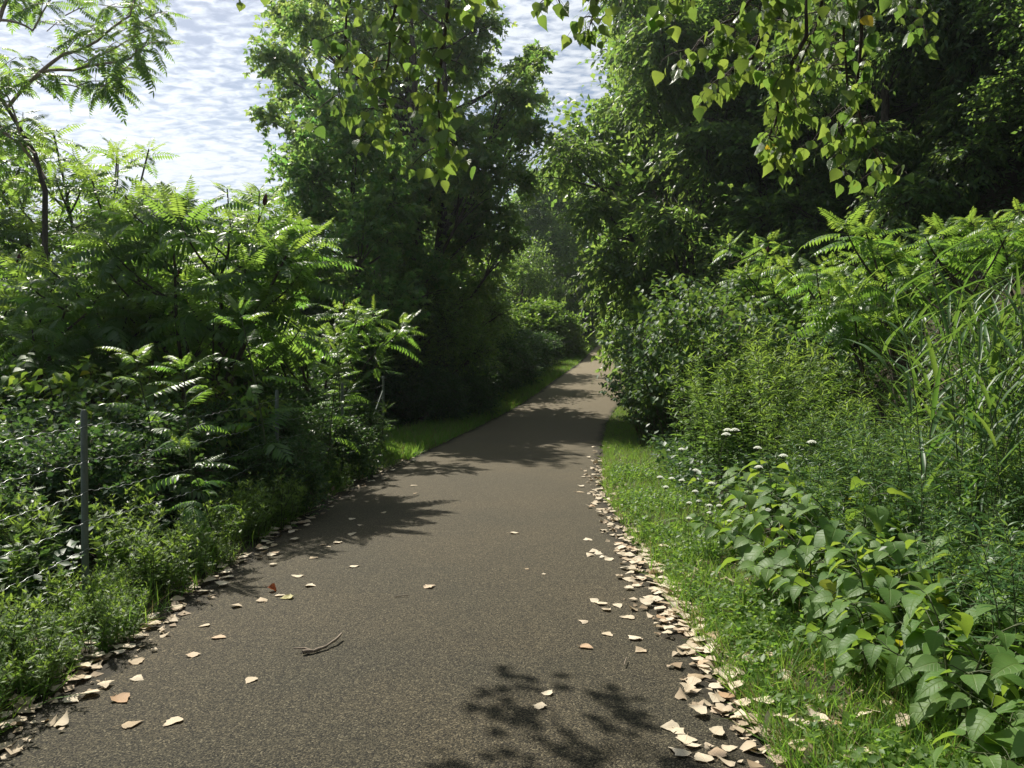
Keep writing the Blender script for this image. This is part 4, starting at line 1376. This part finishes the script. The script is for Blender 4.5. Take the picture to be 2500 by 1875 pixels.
for k, (x, y, s) in enumerate([(1.95, 3.35, 0.85), (2.35, 3.0, 0.95), (2.45, 3.7, 1.0), (1.95, 4.15, 0.85), (2.35, 4.5, 1.05), (1.95, 5.0, 1.0), (2.4, 5.4, 1.1), (2.05, 5.9, 1.0), (2.75, 6.2, 1.15), (2.35, 6.9, 1.0), (2.8, 7.5, 1.05),
                              (2.0, 2.75, 0.75), (2.8, 3.6, 1.0), (2.75, 4.4, 1.1), (2.6, 8.1, 0.95), (1.75, 3.75, 0.6), (1.85, 4.6, 0.75)]):
    place(big[k % 3], 'broadleaf_plant', at(x, y), 'knee high plant with big pointed leaves at the right verge', 'plant', 'big leaved plants at the right verge', scale=s)

reeds = [reed(random.uniform(2.1, 2.7), 12 + k % 3) for k in range(7)]
n = 0
while n < 115:
    y = random.uniform(4.7, 8.4)
    x = random.uniform(0.40 * y + 0.7, 0.69 * y + 0.9)
    s = random.uniform(0.66, 0.88) * (1.0 if x < 0.5 * y + 0.6 else 0.92)
    place(reeds[n % 7], 'reed', at(x, y), 'tall grassy reed with long arching blades on the right bank', 'reed', 'reeds on the right bank', scale=s)
    n += 1

lace = [umbel_plant(random.uniform(0.6, 0.85)) for _ in range(4)]
spots = [(1745, 1030, 9.6), (1780, 1038, 9.4), (1835, 1050, 9.0), (1875, 1062, 8.8), (1875, 1078, 8.9), (1950, 1060, 8.6), (1680, 1094, 9.0), (1640, 1130, 8.6), (1650, 1155, 8.2), (1668, 1155, 8.2), (1705, 1152, 8.0), (1712, 1138, 8.1), (1610, 1178, 7.9),
         (1688, 1208, 7.4), (1716, 1204, 7.3), (1725, 1214, 7.2), (1735, 1222, 7.1), (1746, 1218, 7.2), (1683, 1224, 7.2), (1710, 1236, 7.0), (1765, 1262, 6.8), (1830, 1125, 7.8)]
for k, (u, v, d) in enumerate(spots):
    p = P(u, v, d * 0.86)
    g = float(gz(p[0], p[1]))
    h = max(0.25, p[2] - g)
    place(lace[k % 4], 'wildflower', (p[0], p[1], g), 'white flat topped wildflower among the grass of the right verge', 'flower', 'white wildflowers on the right verge', scale=h / 0.86)

# low feathery weeds on the left edge
for k, (x, y, s) in enumerate([(-2.5, 3.6, 1.0), (-2.6, 3.75, 0.8), (-2.45, 4.1, 0.5), (-2.42, 4.5, 0.4), (-2.62, 3.3, 1.0), (-2.42, 5.2, 0.9), (-2.75, 5.4, 1.1), (-2.35, 5.7, 0.8), (-2.95, 3.55, 1.2), (-3.25, 3.9, 1.0), (-3.2, 4.7, 1.3), *rag_spots,
                              (-2.2, 7.4, 0.9), (-2.25, 7.75, 1.0), (-2.4, 7.1, 1.0), (-2.3, 8.3, 0.9), (-2.35, 6.8, 0.8), (-3.4, 5.3, 1.4), (-3.0, 5.9, 1.2)]):
    place(rag[k % 3], 'weed', at(x, y), 'low feathery bright green weed along the left path edge', 'weed', 'low weeds along the left edge', scale=s)

# ------------------------------------------------------------------ fence on the left
def fence():
    root = empty('wire_fence', at(-2.7, 4.9), 'low wire fence with crimped wires and weathered posts along the left side', 'fence')
    o = np.array(root.location)
    line = [(-3.0, 0.6), (-2.72, 4.9), (-2.56, 8.4), (-2.42, 11.0), (-2.30, 13.8)]
    tops = []
    for k, (x, y) in enumerate(line):
        g = float(gz(x, y))
        pb = MB()
        h = 1.27
        pb.tube(np.array([(0, 0, -0.3), (0, 0, 0.4), (0.004, 0, 0.9), (0.006, 0, h - 0.02), (0.006, 0, h)]), [0.022, 0.021, 0.021, 0.020, 0.014], 10)
        if k == 4:
            pb.tube(np.array([(0.006, 0, h), (0.006, 0, h + 0.03), (0.006, 0, h + 0.05)]), [0.028, 0.026, 0.012], 10)
        p = child('post', pb.data('fence_post', M['post']), root)
        p.location = (x - o[0], y - o[1], g - o[2])
        tops.append(np.array([x, y, g]))
    bm_ = MB()
    bm_.tube(np.array([(-2.30 - o[0], 13.75 - o[1], 1.05 + tops[4][2] - o[2]), (-2.45 - o[0], 12.2 - o[1], 0.0 + tops[4][2] - o[2])]), [0.014, 0.014], 8)
    child('brace', bm_.data('fence_brace', M['post']), root, 'slanting metal brace at the far fence post')
    for j, h in enumerate((1.17, 0.95, 0.75, 0.56, 0.38, 0.2)):
        wb = MB()
        for k in range(4):
            a, e = tops[k] + UP * h - o, tops[k + 1] + UP * h - o
            n = int(np.linalg.norm(e - a) / 0.022)
            t = np.linspace(0, 1, n)
            pp = a + (e - a) * t[:, None]
            pp[:, 2] += -0.05 * 4 * t * (1 - t) + np.where(np.arange(n) % 6 < 3, 0.004, -0.004) + np.sin(t * 23 + j) * 0.006
            pp[:, 0] += 0.024
            wb.tube(pp, 0.0017, 4, cap=False)
        child('wire', wb.data('fence_wire', M['wire']), root)
    return root


fence()

# ------------------------------------------------------------------ cottonwood overhead
def cottonwood():
    root = empty('cottonwood_tree', at(4.6, -3.0), 'overhead tree with heart shaped leaves hanging into the top of the view', 'tree')
    o = np.array(root.location)
    wood = MB()
    T = lambda *p: np.array(p, float) - o
    zb = o[2]
    trunk = np.array([T(4.6, -3, zb - 0.3), T(4.5, -2.9, zb + 2.5), T(4.2, -2.5, 5.2), T(4.0, -2.0, 8.0), T(3.6, -1.6, 11)])
    wood.tube(trunk, [0.32, 0.26, 0.2, 0.14, 0.05], 10)
    limbs = [[(4.2, -2.5, 4.6), (3.2, -0.2, 5.2), (2.0, 2.0, 5.4), (1.2, 3.6, 5.0)], [(4.2, -2.5, 5.2), (1.8, 0.0, 6.2), (-0.4, 2.2, 6.0), (-0.7, 3.6, 5.2)]]
    src = lambda x, y, h: np.array([x, y, 0]) + to_sun / to_sun[2] * h
    sh = src(0.3, 2.9, 5.3)
    limbs.append([(4.1, -2.2, 6.4), (1.5, 1.5, 7.2), (-1.6, 4.4, 6.6), tuple(sh + np.array([-0.1, 0.2, 0.4]))])
    for l in limbs:
        q = np.array([T(*p) for p in l])
        pts = np.concatenate([[q[0]]] + [bez(q[k], (q[k] + q[k + 1]) / 2 + UP * 0.15, q[k + 1], 6)[1:] for k in range(3)])
        wood.tube(pts, np.linspace(0.085, 0.018, len(pts)), 7)
    # twigs that throw the leaf shadow near the bottom of the picture
    lv = MB()
    for (x, y, r, nt) in [(0.00, 3.70, 0.13, 5), (-0.12, 3.38, 0.13, 5), (-0.02, 3.28, 0.10, 3), (0.40, 3.50, 0.14, 6), (0.47, 3.34, 0.13, 5), (-0.1, 2.85, 0.2, 8), (0.25, 2.95, 0.17, 7), (0.62, 2.95, 0.16, 6), (0.1, 2.5, 0.35, 12), (0.7, 2.4, 0.4, 14), (-0.5, 2.2, 0.35, 10), (0.2, 1.7, 0.5, 18), (0.9, 1.5, 0.5, 18)]:
        c = src(x + 0.09, y + 0.03, 5.2 + rng.normal() * 0.12)
        a = T(*sh)
        wood.tube(bez(a, (a + (c - o)) / 2 + UP * 0.1, c - o, 6), np.linspace(0.014, 0.004, 6), 4)
        k = nt * 3
        pos = c - o + rng.normal(size=(k, 3)) * r * 0.55
        lv.stamp(POPLAR, pos, rdir(k) * 0.5 - UP * 0.5, to_sun + rng.normal(size=(k, 3)) * 0.35, 0.085 * (0.8 + 0.5 * rng.random(k)))
    child('trunk', wood.data('cottonwood_trunk', M['bark']), root)
    child('crown', lv.data('cottonwood_upper_leaves', M['cotton']), root)
    # hanging branches: polylines of (u, v) at a distance, number of leaves
    hangs = [
        (3.3, [(1040, -650), (1010, -120), (960, 60), (945, 200), (940, 330)], 74, 95), (3.1, [(1120, -650), (1110, -100), (1080, 150), (1075, 300), (1060, 395)], 66, 80),
        (3.6, [(960, -700), (900, -120), (850, 40), (835, 150), (830, 250)], 52, 85), (3.0, [(1180, -650), (1190, -150), (1170, -60), (1185, -10)], 12, 60), (2.8, [(1380, -700), (1375, -150), (1368, -30), (1372, 30)], 10, 45),
        (2.6, [(1560, -700), (1500, -150), (1450, 0), (1440, 70)], 22, 60),
        (3.0, [(2000, -700), (2010, -120), (1990, 60), (1930, 200), (1900, 330)], 62, 80), (3.2, [(2080, -700), (2060, -100), (2050, 120), (2060, 260), (2040, 370)], 64, 75), (3.3, [(2110, -600), (2090, 0), (2080, 230), (2110, 350), (2160, 430)], 44, 60),
        (2.9, [(1960, -500), (1900, -80), (1780, 60), (1700, 110), (1660, 150)], 46, 70), (3.1, [(1980, -500), (1900, 30), (1830, 150), (1760, 200), (1750, 190)], 34, 60), (3.0, [(1990, -400), (1960, 100), (1890, 250), (1870, 340), (1930, 390)], 40, 60),
        (2.7, [(1800, -600), (1720, -130), (1640, -20), (1600, 40)], 20, 60), (3.4, [(2120, -600), (2150, -100), (2200, 0), (2240, 60)], 22, 60)]
    for d, pl, nl, spread in hangs:
        w, l = MB(), MB()
        q = np.array([P(u, v, d + 0.12 * k) for k, (u, v) in enumerate(pl)]) - o
        q[0] = q[0] * 0.7 + (T(1.2, 3.4, 5.05) if pl[0][0] > 1500 else T(-0.6, 3.5, 5.2)) * 0.3
        pts = np.concatenate([[q[0]]] + [bez(q[k], (q[k] + q[k + 1]) / 2 + rng.normal(size=3) * 0.02, q[k + 1], 6)[1:] for k in range(len(q) - 1)])
        w.tube(pts, np.linspace(0.011, 0.0022, len(pts)), 5)
        seg = np.linalg.norm(np.diff(pts, axis=0), axis=1)
        L_ = np.concatenate([[0], np.cumsum(seg)])
        vis = np.interp(np.linspace(0, len(pts) - 1, len(pts)), [0, 5], [0, 1])
        t0 = L_[6] * 0.95
        nl = int(nl * 2.3)
        nsh = max(3, nl // 8)
        per = max(2, nl // nsh)
        for s in range(nsh):
            t = t0 + (L_[-1] - t0) * ((s + 0.5) / nsh)
            a = np.array([np.interp(t, L_, pts[:, c]) for c in range(3)])
            dv = unit(np.array([rng.normal(), rng.normal() * 0.8, -0.35 + 0.3 * rng.normal()]))
            ln = spread / F_PX * d * (0.6 + 0.9 * rng.random())
            e = a + dv * ln
            tw = bez(a, (a + e) / 2 + UP * 0.02, e - UP * 0.03, 5)
            w.tube(tw, np.linspace(0.003, 0.0012, 5), 4)
            for j in range(per):
                f = (j + 0.6) / per * 4
                b0 = np.array([np.interp(f, np.arange(5), tw[:, c]) for c in range(3)])
                pd = unit(np.array([rng.normal(), rng.normal(), -0.6]))
                b1 = b0 + pd * 0.045 - UP * 0.012
                w.tube(np.array([b0, (b0 + b1) / 2 + UP * 0.004, b1]), [0.0011, 0.0009, 0.0008], 3, cap=False)
                ld = unit(np.array([rng.normal() * 0.35, rng.normal() * 0.35, -1.0]) + pd * 0.45)
                a_ = rng.random() * 6.28
                l.stamp(POPLAR if rng.random() < 0.65 else POPLAR2, [b1], [ld], [np.array([math.cos(a_) * 0.8, math.sin(a_) * 1.1, 0.5])], [0.055 * (0.55 + 0.8 * rng.random())])
        br = child('hanging_branch', w.data('hanging_branch', M['bark']), root)
        child('foliage', l.data('hanging_leaves', M['cotton']), br)


cottonwood()


# ------------------------------------------------------------------ fallen leaves and twig
def dead_leaf(seed, curl, wav):
    r = np.random.default_rng(seed)
    prof = [(0, 0.10), (0.05, 0.26), (0.13, 0.38), (0.24, 0.44), (0.36, 0.42), (0.5, 0.34), (0.64, 0.25), (0.78, 0.15), (0.9, 0.06), (1, 0.01)]
    ac = np.array([-1, -0.75, -0.4, 0, 0.4, 0.75, 1])
    ph = r.random(6) * 6.28
    V, uv = [], []
    for k, (t, w) in enumerate(prof):
        for j, s in enumerate(ac):
            ww = w * (1 + (r.normal() * 0.09 if abs(s) == 1 else 0)) * (0.85 + 0.3 * r.random() if abs(s) == 1 else 1)
            x = s * ww
            y = t - 0.5 + (r.normal() * 0.015 if abs(s) == 1 else 0)
            z = curl * (abs(s) ** 1.6) * w * 0.9 + wav * (math.sin(6.5 * t + ph[0] + 1.6 * s) * 0.6 + math.sin(9 * x + ph[1]) * 0.4) + curl * 0.35 * (2 * t - 1) ** 2 * (1 if ph[2] > 3 else -0.4)
            V.append((x, y, z))
            uv.append((s, t))
    n = len(ac)
    F = np.array([(k * n + j, k * n + j + 1, (k + 1) * n + j + 1, (k + 1) * n + j) for k in range(len(prof) - 1) for j in range(n - 1)])
    V = np.array(V)
    V[:, 2] -= np.percentile(V[:, 2], 8)
    b = MB()
    b.add(V, F, 0, 0.5, np.array(uv))
    z0 = V[n // 2, 2]
    b.tube(np.array([(0, -0.5, z0), (0.02, -0.68, z0 + 0.03), (0.05 * r.normal(), -0.9, max(0.0, z0 - 0.02))]), [0.012, 0.010, 0.010], 4)
    return b


dl = [dead_leaf(k, c * 0.36, w * 0.6).data('dry_leaf', M['dead']) for k, (c, w) in enumerate([(0.25, 0.03), (0.5, 0.05), (-0.35, 0.04), (0.15, 0.06), (0.7, 0.05), (-0.5, 0.06), (0.4, 0.07), (0.1, 0.03)])]
fl_i = [0]


def ground_pt(u, v):
    d = (EYE - 0.02) * F_PX / (v - HZ)
    return (u - CX) / F_PX * d, d


def fallen(x, y, label, group=None, size=0.1, me=None, z=None, rot=None, tilt=0.07):
    k = fl_i[0]
    fl_i[0] += 1
    if z is None:
        inside = xl(y) - 0.02 < x < xr(y) + 0.02
        z = (float(path_z(x, y)) if inside else float(gz(x, y))) + 0.004
    single('fallen_leaf', me or dl[k % 8], label, 'leaf', group, None, (x, y, z),
           (random.gauss(0, tilt), random.gauss(0, tilt), random.uniform(0, 6.28) if rot is None else rot), size * random.uniform(0.64, 1.06))


lone = [  # u, v, label
    (603, 1675, 'dry leaf with a dark notch alone on the asphalt below the curved twig'),
    (463, 1607, 'smooth dry leaf alone on the asphalt between the left drift and the twig'),
    (312, 1781, 'left one of two dry leaves side by side at the bottom left'),
    (407, 1779, 'right one of two dry leaves side by side at the bottom left'),
    (286, 1720, 'dry leaf just above the pair at the bottom left'),
    (327, 1664, 'pointed dry leaf level with the left edge drift'),
    (328, 1621, 'holed dry leaf next to the left edge drift'),
    (490, 1534, 'upper dry leaf near the fern shadow on the left'),
    (530, 1564, 'lower dry leaf near the fern shadow on the left'),
    (1048, 1441, 'single dry leaf in the middle of the path'),
    (1257, 1307, 'small curled dry leaf standing up in mid path'),
    (1288, 1396, 'smallest dry scrap right of mid path'),
    (1328, 1408, 'flat dry leaf beside the smallest scrap, right of mid path'),
    (1424, 1526, 'wide dry leaf on the right half of the path'),
    (1434, 1590, 'broad dry leaf below the wide one on the right half'),
    (1488, 1557, 'dry leaf between the broad leaf and the right drift'),
    (1340, 1705, 'dry leaf lying in the dappled shadow at the bottom'),
    (1320, 1738, 'dull dry leaf half hidden in the bottom shadow'),
    (1435, 1320, 'dry leaf on the asphalt where the right drift begins to thin'),
    (864, 1389, 'dry leaf alone left of mid path beyond the twig'),
    (820, 1329, 'larger of the dry leaves just clear of the sumac shadow'),
    (783, 1335, 'dry leaf beside the larger one clear of the sumac shadow'),
    (800, 1340, 'tiny dry leaf by the edge of the sumac shadow'),
    (856, 1309, 'pale dry leaf on the rim of the sumac shadow'),
    (760, 1367, 'ragged dry leaf off the left drift'),
    (755, 1437, 'curled dry leaf right of the russet leaf'),
    (635, 1471, 'dry leaf just left of the russet leaf'),
    (720, 1412, 'two lobed dry leaf above the russet leaf'),
    (856, 1272, 'pale leaf inside the sumac shadow, nearest its front'),
    (877, 1287, 'pale leaf inside the sumac shadow, widest'),
    (937, 1255, 'pale leaf inside the sumac shadow, rightmost'),
    (1012, 1208, 'dry leaf on the sunlit asphalt beyond the sumac shadow'),
    (1010, 1188, 'farthest dry leaf on the left half of the sunlit asphalt'),
    (1565, 1597, 'dry leaf lying between the broad leaf and the pile at the right edge'),
    (1550, 1564, 'flat dry leaf left of the right edge pile'),
    (1532, 1513, 'dry leaf by a small gap in the right drift'),
    (1485, 1495, 'reddish tan dry leaf on the right half of the path'),
]
for u, v, lab in lone:
    x, y = ground_pt(u, v)
    fallen(x, y, lab, 'lone fallen leaves on the asphalt', 0.055 if ('tiny' in lab or 'smallest' in lab) else 0.095, dl[4] if 'standing' in lab else None)
xy = ground_pt(661, 1448)
rl = dead_leaf(60, 0.8, 0.05).data('russet_leaf', M['russet'])
fallen(*xy, 'russet red leaf on the left side of the path', None, 0.085, rl, tilt=0.5)
xy = ground_pt(695, 1467)
fallen(*xy, 'yellowish ragged maple shaped leaf beside the russet one', None, 0.125, dead_leaf(61, 0.2, 0.05).data('yellowed_leaf', M['limegreen_dead']))
xy = ground_pt(680, 1460)
fallen(*xy, 'pale leaf touching the russet leaf', None, 0.10)

# drifts along the two edges
LR, LL, LG = 'pale dry leaf in the drift along the right edge of the path', 'pale dry leaf in the drift along the left edge of the path', 'pale dry leaf lying in the grass right of the path'
cnt = 0
for y in np.concatenate([np.linspace(3.25, 4.2, 22), np.linspace(4.2, 6.5, 125), np.linspace(6.3, 9.5, 40), np.linspace(9.5, 15, 22)]):
    x = float(xr(y)) + random.gauss(-0.02 if y < 6.5 else -0.08, 0.09)
    fallen(x, float(y), LR, 'leaf drift on the right edge', 0.10, z=float(gz(xr(y) + 0.05, y)) + 0.012 + random.random() * 0.03, tilt=0.13)
for u, v in [(1450, 1350), (1465, 1355), (1472, 1362), (1485, 1368), (1440, 1360), (1450, 1472), (1465, 1478), (1512, 1485), (1640, 1790), (1665, 1800), (1680, 1822), (1700, 1835), (1660, 1850), (1760, 1850), (1790, 1838), (1720, 1862)]:
    x, y = ground_pt(u, v)
    fallen(x, y, LR, 'leaf drift on the right edge', 0.10, tilt=0.12)
for y in np.concatenate([np.linspace(3.1, 4.4, 26), np.linspace(4.4, 5.6, 8), np.linspace(5.4, 6.6, 22), np.linspace(6.7, 7.8, 26), np.linspace(9.5, 12.5, 12)]):
    x = float(xl(y)) + random.gauss(0.06 if y > 5 else -0.01, 0.09 if y < 5 else 0.13)
    fallen(x, float(y), LL, 'leaf drift on the left edge', 0.10, z=float(path_z(max(x, xl(y)), y)) + 0.010 + random.random() * 0.02, tilt=0.12)
for u, v in [(1770, 1395), (1790, 1400), (1750, 1380), (1800, 1470), (1790, 1480), (1760, 1475), (1700, 1370), (1620, 1310), (1600, 1370), (1680, 1390), (1850, 1560), (1880, 1590), (1840, 1600), (1900, 1580), (1810, 1625), (1800, 1660), (2010, 1640), (1890, 1750), (1920, 1745),
             (1950, 1750), (1970, 1765), (2000, 1760), (2050, 1770), (2120, 1745), (2140, 1735), (1950, 1810), (1960, 1825), (2100, 1820), (2110, 1840), (2090, 1860), (1990, 1850), (2215, 1765), (1870, 1700), (1930, 1680), (1640, 1420), (1720, 1440), (1830, 1500), (1910, 1640)]:
    x, y = ground_pt(u, v + 40)
    fallen(x, y, LG, 'leaves in the right hand grass', 0.105, z=float(gz(x, y)) + 0.05, tilt=0.35)

tb = MB()
tpts = [(733, 1610), (760, 1606), (790, 1597), (815, 1584), (830, 1571)]
q = np.array([(*ground_pt(u, v), 0) for u, v in tpts])
q[:, 2] = [0.045, 0.040, 0.045, 0.055, 0.062]
o = q[0].copy()
pts = np.concatenate([[q[0]]] + [bez(q[k], (q[k] + q[k + 1]) / 2 + rng.normal(size=3) * 0.004, q[k + 1], 4)[1:] for k in range(4)]) - o
tb.tube(pts, np.linspace(0.010, 0.007, len(pts)) * (1 + 0.12 * rng.normal(size=len(pts))), 7)
tb.tube(np.array([pts[3], pts[3] + (-0.05, 0.012, 0.012), pts[3] + (-0.11, 0.012, 0.012)]), [0.006, 0.005, 0.003], 6)
single('twig', tb.data('twig', M['twig']), 'curved bare twig lying on the asphalt, left of mid path', 'twig', loc=o)
for (u0, v0, u1, v1, lab) in [(960, 1468, 995, 1465, 'short thin dark twig in mid path near the single dry leaf'), (1527, 1639, 1533, 1622, 'tiny forked twig on the right half of the path')]:
    a = np.array([*ground_pt(u0, v0), 0.036])
    e = np.array([*ground_pt(u1, v1), 0.038])
    tb = MB()
    tb.tube(bez(a * 0, (e - a) / 2 + np.array([0.0, 0.01, 0.004]), e - a, 5), 0.003, 5)
    single('twig', tb.data('small_twig', M['twig']), lab, 'twig', loc=a)

# ------------------------------------------------------------------ grass and undergrowth (nobody could count these)
def blades(n, xyf, hmin, hmax, w=1.0, lean=0.35):
    b = MB()
    xy_ = xyf(n)
    k = len(xy_)
    hgt = hmin + (hmax - hmin) * rng.random(k) ** 1.5
    for j, t in enumerate(GRASS):
        s = np.arange(k) % 3 == j
        d = UP + rng.normal(size=(s.sum(), 3)) * np.array([lean, lean, 0.05])
        nn = np.stack([rng.normal(size=s.sum()), rng.normal(size=s.sum()), np.full(s.sum(), 0.3)], 1)
        V, F, uv = t
        t2 = (V * np.array([w * 1.4, 1, 1]), F, uv)
        b.stamp(t2, np.stack([xy_[s, 0], xy_[s, 1], gz(xy_[s, 0], xy_[s, 1]) - 0.005], 1), d, nn, hgt[s])
    return b


def verge_r(n):
    y = 2.2 + 42 * rng.random(n) ** 2.6
    wmax = np.where(y < 5, 1.3, 1.2)
    x = xr(y) + 0.02 + wmax * rng.random(n) ** 1.15
    clump = np.sin(x * 9 + np.sin(y * 7)) * np.sin(y * 8 + np.sin(x * 5)) + 0.9 * rng.random(n)
    s = clump > 0.05
    return np.stack([x, y], 1)[s]


def verge_l(n):
    y = 12.5 + 52 * rng.random(n) ** 1.5
    x = xl(y) - 0.02 - np.where(y < 18, 2.0, 1.5) * rng.random(n) ** 1.2
    return np.stack([x, y], 1)


def verge_l2(n):
    y = 2.6 + 10 * rng.random(n) ** 1.3
    x = xl(y) - 0.05 - 0.8 * rng.random(n)
    s = (np.sin(y * 5 + x * 4) + 1.4 * rng.random(n)) > 0.2
    return np.stack([x, y], 1)[s]


b = blades(110000, verge_r, 0.025, 0.17, 0.75, 0.6)
single('grass', b.data('verge_grass', M['grass'], True), 'sunlit rough grass of the verge right of the path', 'grass', kind='stuff')
b = blades(42000, verge_l, 0.07, 0.22, 1.3)
single('grass', b.data('shaded_grass', M['grass'], True), 'shaded mown grass strip left of the path under the tall tree', 'grass', kind='stuff')
b = blades(13000, verge_l2, 0.03, 0.24, 0.7, 0.6)
single('grass', b.data('fence_grass', M['grass'], True), 'straggly grass between the left fence and the path', 'grass', kind='stuff')


def undergrowth(n, xyf, hmax, size, leafmat, tpl=OVAL, nlf=9):
    b = MB()
    xy_ = xyf(n)
    k = len(xy_)
    g = gz(xy_[:, 0], xy_[:, 1])
    h = hmax * (0.35 + 0.65 * rng.random(k))
    t = np.linspace(0.2, 1.0, nlf)
    lean = rng.normal(size=(k, 2)) * 0.35
    pos = np.stack([xy_[:, :1] + lean[:, :1] * h[:, None] * t, xy_[:, 1:] + lean[:, 1:] * h[:, None] * t, g[:, None] + h[:, None] * t], 2)
    a = np.arange(nlf)[None] * 2.4 + rng.random((k, 1)) * 6
    d = np.stack([np.cos(a), np.sin(a), 0.25 + rng.normal(size=a.shape) * 0.35], 2)
    pos, d = pos.reshape(-1, 3), d.reshape(-1, 3)
    b.stamp(tpl, pos, d, UP + rng.normal(size=pos.shape) * 0.4, size * (0.6 + 0.8 * rng.random(len(pos))))
    return b


def under_left(n):
    y = 3 + 40 * rng.random(n) ** 1.4
    x = xl(y) - np.where(y < 13, 0.75, 2.0) - 12 * rng.random(n) ** 1.3
    return np.stack([x, y], 1)


def under_right(n):
    y = 4.0 + 36 * rng.random(n) ** 1.4
    x = xr(y) + np.where(y < 8, 1.25, 0.85) + 11 * rng.random(n) ** 1.2
    bare = (x > 6.0) & (x < 9.5) & (y > 8.5) & (y < 12.0)
    return np.stack([x, y], 1)[~bare]


def verge_weeds(n):
    y = 2.4 + 9 * rng.random(n) ** 1.5
    x = xr(y) + 0.12 + 1.2 * rng.random(n)
    s = np.sin(x * 4.3 + 1) * np.sin(y * 3.1) + 0.8 * rng.random(n) > 0.25
    return np.stack([x, y], 1)[s]


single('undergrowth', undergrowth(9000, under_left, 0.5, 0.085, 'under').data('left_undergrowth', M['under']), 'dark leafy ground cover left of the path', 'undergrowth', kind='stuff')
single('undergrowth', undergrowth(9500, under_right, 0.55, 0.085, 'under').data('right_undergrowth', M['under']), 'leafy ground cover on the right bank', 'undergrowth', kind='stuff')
single('undergrowth', undergrowth(5200, verge_weeds, 0.13, 0.040, 'weed', OVAL, 7).data('verge_weeds', M['weed']), 'low clover like weeds in the right hand verge', 'undergrowth', kind='stuff')

hb = MB()
hx = (-905.0, 905.0, -305.0, 1505.0, -6.0, 36.0)
hv = [(hx[i], hx[2 + j], hx[4 + k]) for i in (0, 1) for j in (0, 1) for k in (0, 1)]
hb.add(hv, [(0, 1, 3, 2), (4, 6, 7, 5), (0, 4, 5, 1), (2, 3, 7, 6), (0, 2, 6, 4), (1, 5, 7, 3)])
single('haze', hb.data('haze', haze_mat(), False), kind='stuff')

def litter(n):
    b = MB()
    side = rng.random(n) < 0.72
    y = 3.0 + 9.5 * rng.random(n) ** 1.6
    x = np.where(side, xr(y) + rng.normal(0.03, 0.11, n), xl(y) + rng.normal(-0.02, 0.10, n))
    k = int(n * 0.42)
    y[:k] = 2.7 + 4.5 * rng.random(k) ** 1.2
    x[:k] = xr(y[:k]) + 0.1 + 1.3 * rng.random(k)
    ins = (x > xl(y)) & (x < xr(y))
    z = np.where(ins, path_z(x, y), gz(x, y)) + 0.004 + 0.012 * rng.random(n)
    sz = np.where(rng.random(n) < 0.6, 0.02 + 0.025 * rng.random(n), 0.05 + 0.04 * rng.random(n))
    nr = UP + rng.normal(size=(n, 3)) * 0.22
    d = rdir(n) * np.array([1, 1, 0.1])
    for j, t in enumerate((BROAD, HEART2, POPLAR2)):
        q = np.arange(n) % 3 == j
        b.stamp(t, np.stack([x, y, z], 1)[q], d[q], nr[q], sz[q])
    return b


single('leaf_litter', litter(1900).data('leaf_litter', M['dead_bits']), 'crumbled pale leaf bits along both path edges and in the right verge', 'leaf litter', kind='stuff')
